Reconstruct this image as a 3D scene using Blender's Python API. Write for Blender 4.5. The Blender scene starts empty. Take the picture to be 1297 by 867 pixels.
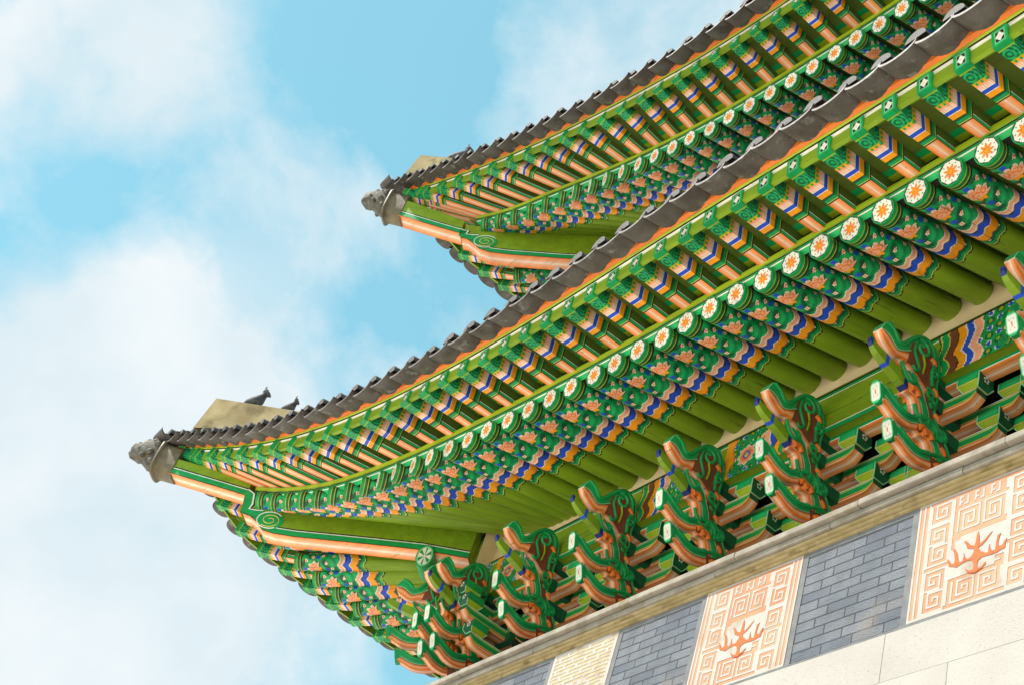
import bpy, bmesh, math, random
from mathutils import Vector, Matrix, noise
random.seed(7)
S = bpy.context.scene
COL = S.collection
R = math.radians
H = 1.0                      # offset of the hip (diagonal) plane: x = y - H

# ------------------------------------------------------------------ camera
def make_camera():
    a, b, c = -1.16064, 0.70001, 0.37979
    f = Vector((math.sin(a)*math.cos(b), math.cos(a)*math.cos(b), math.sin(b)))
    rt = Vector((math.cos(a), -math.sin(a), 0)); up = rt.cross(f)
    x = math.cos(c)*rt + math.sin(c)*up
    u = -math.sin(c)*rt + math.cos(c)*up
    cam = bpy.data.cameras.new('camera'); o = bpy.data.objects.new('camera', cam); COL.objects.link(o)
    m = Matrix.Identity(4)
    for i in range(3):
        m[i][0] = x[i]; m[i][1] = u[i]; m[i][2] = -f[i]
    m[0][3], m[1][3], m[2][3] = 13.95602, -6.30574, -9.24479
    o.matrix_world = m
    cam.sensor_width = 36.0; cam.lens = 1820.69/1297*36.0
    cam.clip_start = 0.1; cam.clip_end = 5000
    S.camera = o
make_camera()
GROUND = -10.85

# ------------------------------------------------------------------ light and sky
SUN_DIR = Vector((-0.40, -0.66, 1.00)).normalized()      # towards the sun
elev = math.asin(SUN_DIR.z)
sd = bpy.data.lights.new('sun', 'SUN'); so = bpy.data.objects.new('sun', sd); COL.objects.link(so)
sd.energy = 3.0; sd.angle = R(3); sd.color = (1.0, 0.93, 0.85)
so.rotation_euler = (-SUN_DIR).to_track_quat('-Z', 'Y').to_euler(); so.location = (0, -30, 40)

W = bpy.data.worlds.new('World'); S.world = W; W.use_nodes = True
nt = W.node_tree; N = nt.nodes; L = nt.links
for n in list(N): N.remove(n)
def nd(t, **kw):
    n = N.new(t)
    for k, v in kw.items(): setattr(n, k, v)
    return n
wout = nd('ShaderNodeOutputWorld'); bg = nd('ShaderNodeBackground'); bg.inputs[1].default_value = 0.068
sky = nd('ShaderNodeTexSky', sky_type='NISHITA'); sky.sun_disc = False
sky.sun_elevation = elev; sky.sun_rotation = math.atan2(SUN_DIR.x, SUN_DIR.y)
sky.air_density = 1.0; sky.dust_density = 0.6; sky.ozone_density = 1.6
tc = nd('ShaderNodeTexCoord')
tint = nd('ShaderNodeMix', data_type='RGBA', blend_type='MULTIPLY'); tint.inputs[0].default_value = 1
L.new(sky.outputs[0], tint.inputs[6]); tint.inputs[7].default_value = (1.35, 1.85, 1.40, 1)
hz = nd('ShaderNodeMix', data_type='RGBA'); hz.inputs[0].default_value = .6; L.new(tint.outputs[2], hz.inputs[6]); hz.inputs[7].default_value = (1.55, 3.7, 4.6, 1)
wn = nd('ShaderNodeTexNoise'); wn.inputs['Scale'].default_value = 3.0; wn.inputs['Detail'].default_value = 6
L.new(tc.outputs['Generated'], wn.inputs['Vector'])
wv = nd('ShaderNodeVectorMath', operation='SCALE'); wv.inputs['Scale'].default_value = 0.13
ws = nd('ShaderNodeVectorMath', operation='SUBTRACT'); ws.inputs[1].default_value = (.5, .5, .5)
L.new(wn.outputs['Color'], ws.inputs[0]); L.new(ws.outputs[0], wv.inputs[0])
wa = nd('ShaderNodeVectorMath', operation='ADD'); L.new(tc.outputs['Generated'], wa.inputs[0]); L.new(wv.outputs[0], wa.inputs[1])
def blob(c, r0, r1, w):
    d = nd('ShaderNodeVectorMath', operation='DISTANCE'); d.inputs[1].default_value = c
    L.new(wa.outputs[0], d.inputs[0])
    m = nd('ShaderNodeMapRange', interpolation_type='SMOOTHSTEP'); m.inputs[1].default_value = r0; m.inputs[2].default_value = r1
    m.inputs[3].default_value = w; m.inputs[4].default_value = 0
    L.new(d.outputs['Value'], m.inputs[0]); return m.outputs[0]
cn = nd('ShaderNodeTexNoise'); cn.inputs['Scale'].default_value = 8.5; cn.inputs['Detail'].default_value = 12; cn.inputs['Roughness'].default_value = .60
L.new(wa.outputs[0], cn.inputs['Vector'])
cm = nd('ShaderNodeMapRange'); cm.inputs[1].default_value = .38; cm.inputs[2].default_value = .66; cm.inputs[3].default_value = -0.22; cm.inputs[4].default_value = .62
L.new(cn.outputs['Fac'], cm.inputs[0])
acc = cm.outputs[0]
for c, r0, r1, w in [((-.751, -.019, .66), .02, .14, .70), ((-.70, .02, .72), .02, .10, .5), ((-.888, .122, .443), .09, .23, .75), ((-.84, .16, .50), .08, .21, .6),
                     ((-.741, .132, .658), .0, .095, .62), ((-.49, .283, .825), .03, .17, .65), ((-.76, .18, .62), .0, .06, .12),
                     ((-.688, .12, .717), .03, .12, -.42), ((-.63, .15, .755), .02, .11, -.28), ((-.829, .01, .559), .01, .10, -.55), ((-.79, .05, .60), .01, .07, -.25), ((-.745, .20, .632), .01, .06, -.2),
                     ((.5, -.6, .6), .3, .9, .5), ((0, .9, .4), .3, .9, .5)]:
    a = nd('ShaderNodeMath', operation='ADD'); L.new(acc, a.inputs[0]); L.new(blob(c, r0, r1, w), a.inputs[1]); acc = a.outputs[0]
cl = nd('ShaderNodeClamp'); L.new(acc, cl.inputs[0])
cn2 = nd('ShaderNodeTexNoise'); cn2.inputs['Scale'].default_value = 9.0; cn2.inputs['Detail'].default_value = 5
L.new(wa.outputs[0], cn2.inputs['Vector'])
cr = nd('ShaderNodeMapRange'); cr.inputs[1].default_value = .3; cr.inputs[2].default_value = .7; cr.inputs[3].default_value = 0; cr.inputs[4].default_value = 1
L.new(cn2.outputs['Fac'], cr.inputs[0])
ccol = nd('ShaderNodeMix', data_type='RGBA'); L.new(cr.outputs[0], ccol.inputs[0])
ccol.inputs[6].default_value = (3.9, 4.75, 5.15, 1); ccol.inputs[7].default_value = (5.2, 5.5, 5.65, 1)
mixc = nd('ShaderNodeMix', data_type='RGBA'); L.new(cl.outputs[0], mixc.inputs[0]); L.new(hz.outputs[2], mixc.inputs[6]); L.new(ccol.outputs[2], mixc.inputs[7])
L.new(mixc.outputs[2], bg.inputs[0]); L.new(bg.outputs[0], wout.inputs[0])
S.view_settings.view_transform = 'Standard'; S.view_settings.look = 'None'
S.view_settings.exposure = 1.36; S.view_settings.gamma = 1; S.view_settings.use_curve_mapping = False
S.render.engine = 'CYCLES'; S.cycles.max_bounces = 8; S.cycles.diffuse_bounces = 5

# ------------------------------------------------------------------ paint colours (linear)
GRN = (.005, .33, .085); GRN2 = (.015, .45, .13); DGR = (.007, .11, .045); OLV = (.21, .33, .012); OLD = (.10, .15, .02)
YGR = (.34, .45, .012); YEL = (.72, .62, .10); SAL = (.93, .42, .25); PNK = (.95, .68, .54); ORG = (.86, .20, .022); AMB = (.95, .36, .012)
BLU = (.020, .085, .62); NVY = (.012, .03, .20); WHT = (.86, .84, .76); BRN = (.20, .055, .028); DRK = (.018, .017, .012); TEAL = (.01, .20, .16)
CRM = (.80, .60, .34); MINT = (.30, .66, .36)

def stripe(u):
    """dancheong bar: orange edges, a pale line down the middle"""
    u = abs(u); a, b = ((.90, .27, .06), (.94, .50, .30))
    if u > .85: return ORG
    k = max(0., min(1., (.85-u)/.75)); c = tuple(x+(y-x)*k for x, y in zip(a, b))
    return PNK if u < .13 else c
# ------------------------------------------------------------------ materials
def new_mat(name):
    m = bpy.data.materials.new(name); m.use_nodes = True; n = m.node_tree.nodes; l = m.node_tree.links
    b = n['Principled BSDF']; return m, n, l, b
def mottled(name, c0, c1, scale=6, rough=.8, bump=.2, bscale=60, detail=6, spread=(.35, .65), spots=None):
    m, n, l, b = new_mat(name)
    t = n.new('ShaderNodeTexCoord'); no = n.new('ShaderNodeTexNoise'); no.inputs['Scale'].default_value = scale; no.inputs['Detail'].default_value = detail
    oi = n.new('ShaderNodeObjectInfo'); ad = n.new('ShaderNodeVectorMath'); ad.operation = 'ADD'
    sc = n.new('ShaderNodeVectorMath'); sc.operation = 'SCALE'; sc.inputs[0].default_value = (37, 19, 23)
    l.new(oi.outputs['Random'], sc.inputs['Scale']); l.new(t.outputs['Object'], ad.inputs[0]); l.new(sc.outputs[0], ad.inputs[1])
    l.new(ad.outputs[0], no.inputs['Vector'])
    r = n.new('ShaderNodeMapRange'); r.inputs[1].default_value, r.inputs[2].default_value = spread; l.new(no.outputs['Fac'], r.inputs[0])
    mx = n.new('ShaderNodeMix'); mx.data_type = 'RGBA'; mx.inputs[6].default_value = (*c0, 1); mx.inputs[7].default_value = (*c1, 1); l.new(r.outputs[0], mx.inputs[0])
    out = mx.outputs[2]
    if spots:
        n3 = n.new('ShaderNodeTexNoise'); n3.inputs['Scale'].default_value = spots[1]; n3.inputs['Detail'].default_value = 8; l.new(ad.outputs[0], n3.inputs['Vector'])
        r3 = n.new('ShaderNodeMapRange'); r3.inputs[1].default_value = spots[2]; r3.inputs[2].default_value = spots[2]+.12; l.new(n3.outputs['Fac'], r3.inputs[0])
        m3 = n.new('ShaderNodeMix'); m3.data_type = 'RGBA'; l.new(r3.outputs[0], m3.inputs[0]); l.new(out, m3.inputs[6]); m3.inputs[7].default_value = (*spots[0], 1); out = m3.outputs[2]
    l.new(out, b.inputs['Base Color']); b.inputs['Roughness'].default_value = rough
    n2 = n.new('ShaderNodeTexNoise'); n2.inputs['Scale'].default_value = bscale; n2.inputs['Detail'].default_value = 5; l.new(ad.outputs[0], n2.inputs['Vector'])
    bp = n.new('ShaderNodeBump'); bp.inputs['Strength'].default_value = bump; bp.inputs['Distance'].default_value = .02; l.new(n2.outputs['Fac'], bp.inputs['Height']); l.new(bp.outputs[0], b.inputs['Normal'])
    return m
def paint_mat(name='dancheong_paint', rough=.5):
    m, n, l, b = new_mat(name)
    at = n.new('ShaderNodeAttribute'); at.attribute_name = 'Col'
    t = n.new('ShaderNodeTexCoord'); oi = n.new('ShaderNodeObjectInfo')
    sc = n.new('ShaderNodeVectorMath'); sc.operation = 'SCALE'; sc.inputs[0].default_value = (31, 17, 41); l.new(oi.outputs['Random'], sc.inputs['Scale'])
    ad = n.new('ShaderNodeVectorMath'); ad.operation = 'ADD'; l.new(t.outputs['Object'], ad.inputs[0]); l.new(sc.outputs[0], ad.inputs[1])
    mp = n.new('ShaderNodeMapping'); mp.inputs['Scale'].default_value = (.55, 2.2, 2.2); l.new(ad.outputs[0], mp.inputs['Vector'])
    no = n.new('ShaderNodeTexNoise'); no.inputs['Scale'].default_value = 3.5; no.inputs['Detail'].default_value = 9; no.inputs['Roughness'].default_value = .62; l.new(mp.outputs[0], no.inputs['Vector'])
    r = n.new('ShaderNodeMapRange'); r.inputs[1].default_value = .28; r.inputs[2].default_value = .72; r.inputs[3].default_value = .72; r.inputs[4].default_value = 1.12; l.new(no.outputs['Fac'], r.inputs[0])
    rv = n.new('ShaderNodeMapRange'); rv.inputs[3].default_value = .88; rv.inputs[4].default_value = 1.06; l.new(oi.outputs['Random'], rv.inputs[0])
    mu = n.new('ShaderNodeMath'); mu.operation = 'MULTIPLY'; l.new(r.outputs[0], mu.inputs[0]); l.new(rv.outputs[0], mu.inputs[1])
    vm = n.new('ShaderNodeVectorMath'); vm.operation = 'SCALE'; l.new(at.outputs['Color'], vm.inputs[0]); l.new(mu.outputs[0], vm.inputs['Scale'])
    # thin grime spots
    n3 = n.new('ShaderNodeTexNoise'); n3.inputs['Scale'].default_value = 14; n3.inputs['Detail'].default_value = 8; l.new(ad.outputs[0], n3.inputs['Vector'])
    r3 = n.new('ShaderNodeMapRange'); r3.inputs[1].default_value = .66; r3.inputs[2].default_value = .76; r3.inputs[4].default_value = .55; l.new(n3.outputs['Fac'], r3.inputs[0])
    m3 = n.new('ShaderNodeMix'); m3.data_type = 'RGBA'; l.new(r3.outputs[0], m3.inputs[0]); l.new(vm.outputs[0], m3.inputs[6]); m3.inputs[7].default_value = (.05, .045, .025, 1)
    mp2 = n.new('ShaderNodeMapping'); mp2.inputs['Scale'].default_value = (.9, 26, 26); l.new(ad.outputs[0], mp2.inputs['Vector'])
    n4 = n.new('ShaderNodeTexNoise'); n4.inputs['Scale'].default_value = 1.6; n4.inputs['Detail'].default_value = 5; l.new(mp2.outputs[0], n4.inputs['Vector'])
    r4 = n.new('ShaderNodeMapRange'); r4.inputs[1].default_value = .64; r4.inputs[2].default_value = .70; r4.inputs[4].default_value = .55; l.new(n4.outputs['Fac'], r4.inputs[0])
    m4 = n.new('ShaderNodeMix'); m4.data_type = 'RGBA'; l.new(r4.outputs[0], m4.inputs[0]); l.new(m3.outputs[2], m4.inputs[6]); m4.inputs[7].default_value = (.045, .04, .02, 1)
    l.new(m4.outputs[2], b.inputs['Base Color'])
    b.inputs['Roughness'].default_value = rough; b.inputs['Specular IOR Level'].default_value = .35
    n2 = n.new('ShaderNodeTexNoise'); n2.inputs['Scale'].default_value = 45; n2.inputs['Detail'].default_value = 4; l.new(mp.outputs[0], n2.inputs['Vector'])
    bp = n.new('ShaderNodeBump'); bp.inputs['Strength'].default_value = .12; bp.inputs['Distance'].default_value = .01; l.new(n2.outputs['Fac'], bp.inputs['Height']); l.new(bp.outputs[0], b.inputs['Normal'])
    return m
M_PAINT = paint_mat()
M_TILE = mottled('grey_roof_tile', (.060, .046, .040), (.115, .10, .094), 5, .62, .35, 40, spots=((.20, .20, .19), 9, .60))
M_COVER = mottled('cover_roof_tile', (.034, .030, .028), (.070, .064, .062), 6, .75, .35, 40, spots=((.10, .09, .078), 9, .60))
M_PLAS = mottled('cream_plaster', (.70, .53, .30), (.80, .64, .40), 3, .9, .15, 50)
M_RIDGE = mottled('ridge_plaster', (.26, .19, .085), (.42, .33, .17), 3, .9, .25, 40, spots=((.16, .12, .05), 2.6, .56))
M_GRAN = mottled('white_granite', (.34, .315, .29), (.40, .375, .35), 1.6, .85, .25, 120, 10, (.3, .7), ((.24, .215, .19), 95, .60))
M_POINT = mottled('joint_pointing', (.24, .20, .15), (.30, .26, .20), 6, .9)
M_COPE = mottled('coping_stone', (.21, .18, .145), (.30, .265, .22), 7, .9, .3, 60, spots=((.20, .16, .10), 5, .60))
M_LEDGE = mottled('ledge_stone', (.30, .225, .10), (.42, .32, .17), 9, .9, .3, 60, spots=((.20, .14, .05), 7, .58))
M_GREY = mottled('grey_stone', (.12, .12, .13), (.17, .17, .175), 9, .9, .25, 70)
M_FRET = mottled('white_lime', (.375, .335, .305), (.43, .395, .365), 5, .9, .25, 80, 8, (.3, .7), ((.30, .24, .18), 3.2, .60))
M_TERRA = mottled('terracotta', (.44, .17, .085), (.47, .26, .16), 2.5, .85, .15, 70)
M_EMB = mottled('emblem_terracotta', (.40, .080, .010), (.46, .11, .018), 14, .8, .15, 70)
M_LATT = mottled('ochre_lattice', (.34, .26, .14), (.44, .36, .22), 14, .9, .15, 70)
M_METAL = mottled('bronzed_sleeve', (.10, .075, .045), (.17, .13, .07), 7, .55, .15, 50, spots=((.08, .11, .10), 4, .58))
M_FIG = mottled('grey_clay_figure', (.035, .037, .042), (.085, .085, .09), 16, .75, .4, 45)
M_DRAG = mottled('dragon_tile_clay', (.060, .055, .045), (.135, .125, .105), 14, .75, .5, 40, spots=((.12, .08, .03), 6, .55))
M_DARK = mottled('dark_board', (.018, .020, .012), (.035, .035, .02), 5, .8)
M_GROUND = mottled('plaza_granite', (.66, .60, .51), (.74, .67, .58), .4, .9, .1, 5)

def brick_mat():
    m, n, l, b = new_mat('grey_brick')
    t = n.new('ShaderNodeTexCoord'); mp = n.new('ShaderNodeMapping'); mp.inputs['Rotation'].default_value = (R(90), 0, 0); l.new(t.outputs['Object'], mp.inputs['Vector'])
    br = n.new('ShaderNodeTexBrick'); br.offset = .37; br.inputs['Scale'].default_value = 1.0; br.inputs['Mortar Size'].default_value = .006; br.inputs['Mortar Smooth'].default_value = .15
    br.inputs['Brick Width'].default_value = .285; br.inputs['Row Height'].default_value = .084; br.inputs['Bias'].default_value = 0.0
    br.inputs['Color1'].default_value = (.092, .106, .135, 1); br.inputs['Color2'].default_value = (.145, .157, .18, 1); br.inputs['Mortar'].default_value = (.035, .04, .055, 1)
    l.new(mp.outputs[0], br.inputs['Vector'])
    no = n.new('ShaderNodeTexNoise'); no.inputs['Scale'].default_value = 5; no.inputs['Detail'].default_value = 8; l.new(t.outputs['Object'], no.inputs['Vector'])
    r = n.new('ShaderNodeMapRange'); r.inputs[1].default_value = .3; r.inputs[2].default_value = .7; r.inputs[3].default_value = .78; r.inputs[4].default_value = 1.15; l.new(no.outputs['Fac'], r.inputs[0])
    vm = n.new('ShaderNodeVectorMath'); vm.operation = 'SCALE'; l.new(br.outputs['Color'], vm.inputs[0]); l.new(r.outputs[0], vm.inputs['Scale'])
    n3 = n.new('ShaderNodeTexNoise'); n3.inputs['Scale'].default_value = 2.3; n3.inputs['Detail'].default_value = 5; l.new(t.outputs['Object'], n3.inputs['Vector'])
    r3 = n.new('ShaderNodeMapRange'); r3.inputs[1].default_value = .56; r3.inputs[2].default_value = .72; r3.inputs[4].default_value = .5; l.new(n3.outputs['Fac'], r3.inputs[0])
    m3 = n.new('ShaderNodeMix'); m3.data_type = 'RGBA'; l.new(r3.outputs[0], m3.inputs[0]); l.new(vm.outputs[0], m3.inputs[6]); m3.inputs[7].default_value = (.20, .17, .145, 1)
    l.new(m3.outputs[2], b.inputs['Base Color']); b.inputs['Roughness'].default_value = .88
    n2 = n.new('ShaderNodeTexNoise'); n2.inputs['Scale'].default_value = 70; l.new(t.outputs['Object'], n2.inputs['Vector'])
    ma = n.new('ShaderNodeMath'); ma.operation = 'MULTIPLY_ADD'; l.new(br.outputs['Fac'], ma.inputs[0]); ma.inputs[1].default_value = -1.2; l.new(n2.outputs['Fac'], ma.inputs[2])
    bp = n.new('ShaderNodeBump'); bp.inputs['Strength'].default_value = .8; bp.inputs['Distance'].default_value = .016; l.new(ma.outputs[0], bp.inputs['Height']); l.new(bp.outputs[0], b.inputs['Normal'])
    return m
M_BRICK = brick_mat()

# ------------------------------------------------------------------ mesh helpers
class MB:
    """collects faces with one colour each; build() links ONE mesh object"""
    def __init__(s): s.v = []; s.f = []; s.c = []; s.sm = []
    def quad(s, p, col=GRN, smooth=False):
        i = len(s.v); s.v += [tuple(q) for q in p]; s.f.append(tuple(range(i, i+len(p)))); s.c.append(col); s.sm.append(smooth)
    def grid(s, P, colf, smooth=False, close=False):
        """P[i][j] points, colf(i,j) colours"""
        n, m = len(P), len(P[0]); b = len(s.v)
        for r in P: s.v += [tuple(q) for q in r]
        for i in range(n-1):
            for j in range(m if close else m-1):
                k = (j+1) % m
                s.f.append((b+i*m+j, b+(i+1)*m+j, b+(i+1)*m+k, b+i*m+k)); s.c.append(colf(i, j)); s.sm.append(smooth)
    def box(s, lo, hi, col=GRN, T=None):
        x0, y0, z0 = lo; x1, y1, z1 = hi
        p = [Vector(q) for q in ((x0,y0,z0),(x1,y0,z0),(x1,y1,z0),(x0,y1,z0),(x0,y0,z1),(x1,y0,z1),(x1,y1,z1),(x0,y1,z1))]
        if T: p = [T(q) for q in p]
        for f in ((0,3,2,1),(4,5,6,7),(0,1,5,4),(1,2,6,5),(2,3,7,6),(3,0,4,7)): s.quad([p[i] for i in f], col)
    def tube(s, pts, r, col=GRN, n=6, cap=True, rf=None):
        pts = [Vector(p) for p in pts]; rings = []
        ref = Vector((0.31, .2, .93))
        for i, p in enumerate(pts):
            t = (pts[min(i+1, len(pts)-1)]-pts[max(i-1, 0)]); t.normalize()
            a = t.cross(ref); 
            if a.length < 1e-4: a = t.cross(Vector((1, 0, 0)))
            a.normalize(); b2 = t.cross(a)
            rr = r*(rf(i/(len(pts)-1)) if rf else 1)
            rings.append([p+rr*(math.cos(2*math.pi*k/n)*a+math.sin(2*math.pi*k/n)*b2) for k in range(n)])
        s.grid(rings, lambda i, j: col, True, True)
        if cap: s.quad(rings[0][::-1], col); s.quad(rings[-1], col)
    def prism(s, poly, T, col_side, col_edge, hw):
        """poly: 2-D points; T(a,b,w) -> 3-D; extruded w = -hw..hw; col_edge(k) list of strip colours or one colour"""
        a = [T(p[0], p[1], -hw) for p in poly]; b = [T(p[0], p[1], hw) for p in poly]
        s.quad(a[::-1], col_side); s.quad(b, col_side)
        n = len(poly)
        for k in range(n):
            ce = col_edge(k) if callable(col_edge) else col_edge
            if isinstance(ce, list):
                m = len(ce); k2 = (k+1) % n
                for q in range(m):
                    t0, t1 = q/m, (q+1)/m
                    s.quad([a[k].lerp(b[k], t0), a[k].lerp(b[k], t1), a[k2].lerp(b[k2], t1), a[k2].lerp(b[k2], t0)], ce[q])
            else: s.quad([a[k], b[k], b[(k+1) % n], a[(k+1) % n]], ce)
    def mesh(s, name):
        me = bpy.data.meshes.new(name); me.from_pydata(s.v, [], s.f)
        ca = me.color_attributes.new('Col', 'FLOAT_COLOR', 'CORNER')
        buf = []
        for f, c in zip(s.f, s.c): buf += [c[0], c[1], c[2], 1.0]*len(f)
        ca.data.foreach_set('color', buf)
        me.polygons.foreach_set('use_smooth', s.sm); me.update(); return me
    def build(s, name, mat=None, parent=None, inv=None):
        me = s.mesh(name); me.materials.append(mat or M_PAINT)
        return link(name, me, parent)
def link(name, me, parent=None):
    o = bpy.data.objects.new(name, me); COL.objects.link(o)
    if parent: o.parent = parent; o.matrix_parent_inverse = Matrix.Identity(4)
    return o
def thing(name, label, cat, group=None, loc=(0, 0, 0)):
    o = bpy.data.objects.new(name, None); COL.objects.link(o); o['label'] = label; o['category'] = cat; o.location = loc
    o.empty_display_size = .3
    if group: o['group'] = group
    return o
def interp(tab):
    xs = [t[0] for t in tab]; ys = [t[1] for t in tab]; n = len(xs)
    m = []
    for i in range(n):
        if i == 0: m.append((ys[1]-ys[0])/(xs[1]-xs[0]))
        elif i == n-1: m.append((ys[-1]-ys[-2])/(xs[-1]-xs[-2]))
        else: m.append((ys[i+1]-ys[i-1])/(xs[i+1]-xs[i-1]))
    def f(x):
        if x <= xs[0]: return ys[0]+m[0]*(x-xs[0])
        if x >= xs[-1]: return ys[-1]+m[-1]*(x-xs[-1])
        i = max(k for k in range(n-1) if xs[k] <= x)
        h = xs[i+1]-xs[i]; t = (x-xs[i])/h
        return (2*t**3-3*t**2+1)*ys[i]+(t**3-2*t**2+t)*h*m[i]+(-2*t**3+3*t**2)*ys[i+1]+(t**3-t**2)*h*m[i+1]
    return f
def quadcurve(mid, cv, cu, us):
    return lambda u: mid+(cv-mid)*max(0., (us-u)/(us-cu))**2
def frange(a, b, n): return [a+(b-a)*i/n for i in range(n+1)]

# ------------------------------------------------------------------ painted rafter meshes (shared)
LOTUS = [(.34, -1.95, .145), ]
def nz(a, b, c=0.): return noise.noise(Vector((a, b, c)))
def rafter_col(t, th, rad):
    """t along the rafter from its end, th angle (0 = +side, -pi/2 = underside)"""
    a = rad*(th+math.pi/2)          # arc distance from the underside line
    if t < .035: return GRN
    if t < .047: return YGR
    if t < .075: return DGR
    if t < .088: return YGR
    if t < .105: return DRK
    s = .035*abs(math.sin(2.5*(th+math.pi/2)+1.57))
    e = t-s*1.15
    if e < .60:
        # lotus at the underside
        for (ct, ca, cr) in ((.30, .0, .125), (.30, .335, .10), (.30, -.335, .10)):
            dt, da = t-ct, a-ca
            rr = math.hypot(dt, da); an = math.atan2(da, -dt)
            pr = cr*(.72+.28*abs(math.cos(4.5*an)))*(1.0 if dt < .05 else .7)
            if rr < pr:
                if dt > .035 and abs(da) < .05: return AMB
                if rr > pr-.014: return PNK
                q = (rr/cr*3.2) % 1.0
                return ORG if q < .22 or abs(math.sin(4.5*an)) > .965 else SAL
        for (ct, ca) in ((.17, .12), (.17, -.13), (.45, .07), (.45, -.10), (.52, .16), (.40, .20), (.40, -.2), (.20, .27), (.2, -.27), (.53, -.02), (.55, -.2), (.26, .17), (.26, -.18)):
            d = math.hypot(t-ct, a-ca)
            if d < .010: return ORG
            if d < .026: return PNK if d < .022 else DRK
        for (ct, ca) in ((.145, 0), (.46, .0), (.33, .18), (.33, -.18), (.5, .26), (.5, -.26)):
            if abs(t-ct) < .028 and abs(a-ca) < .03: return BLU
        v = math.sin(38*math.hypot(t-.22, a-.1))*math.sin(31*math.hypot(t-.47, a+.08))+.35*nz(t*16, a*16, 3)
        if v > .42: return GRN2
        if v < -.30: return DGR
        if -.04 < v < .03: return TEAL
        return GRN
    if e < .612: return WHT
    if e < .655: return SAL
    if e < .68: return PNK
    if e < .692: return DRK
    if e < .765: return BLU
    if e < .775: return WHT
    if e < .86: return AMB
    if e < .872: return ORG
    for ca in (0, .16, -.16):
        if math.hypot(t-.925, a-ca) < .011: return WHT
    if e < .955: return DGR if e < .915 else GRN
    if e < .966: return YEL
    if e < .985: return DRK
    return OLV
RAD = .122
def rafter_mesh(name, length, rad=RAD):
    mb = MB(); nth = 60
    ts = frange(0, 1.04, 96)+frange(1.04, length, 4)[1:]
    P = []
    for t in ts:
        r = rad*(1+.0*t)
        P.append([(t, r*math.cos(2*math.pi*j/nth), r*math.sin(2*math.pi*j/nth)) for j in range(nth)])
    def cf(i, j):
        t = .5*(ts[i]+ts[i+1]); th = 2*math.pi*(j+.5)/nth
        if th > math.pi*.5: th -= 2*math.pi
        return rafter_col(t, th, rad)
    mb.grid(P, cf, True, True); mb.quad(P[0][::-1], GRN); mb.quad(P[-1], OLD)
    me = mb.mesh(name); me.materials.append(M_PAINT); return me
def flower_mesh(rad=RAD):
    mb = MB(); nr, na = 26, 96
    P = [[(-.006, max(.0005, rad*i/nr)*math.cos(2*math.pi*j/na), max(.0005, rad*i/nr)*math.sin(2*math.pi*j/na)) for j in range(na)] for i in range(nr+1)]
    def cf(i, j):
        r = (i+.5)/nr; an = 2*math.pi*(j+.5)/na
        outer = .80+.07*abs(math.cos(4*an+.0))
        if r > .955: return GRN
        if r > outer+.045: return DGR if r < .93 else GRN
        if r > outer: return DRK
        if r < .15: return AMB
        # green dots between the petals
        for k in range(8):
            bx = (k+.5)*math.pi/4
            if math.hypot(r*math.cos(an)-.67*math.cos(bx), r*math.sin(an)-.67*math.sin(bx)) < .062: return GRN
        pa = ((an+math.pi/8) % (math.pi/4))-math.pi/8
        w = .165*math.sin(max(0, min(1, (r-.08)/.52))*math.pi)**.7
        if r < .60 and abs(pa)*r < w*.62: return ORG if abs(pa)*r > w*.25 or r > .45 else AMB
        return WHT
    mb.grid(P, cf, False, True)
    P2 = [[(0, rad*1.0*math.cos(2*math.pi*j/na), rad*math.sin(2*math.pi*j/na)) for j in range(na)], P[-1]]
    mb.grid(P2, lambda i, j: GRN, True, True)
    me = mb.mesh('end_flower'); me.materials.append(M_PAINT); return me
def band_strip(u):
    """underside stripe of flying rafters and beams"""
    return stripe(u)
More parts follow.
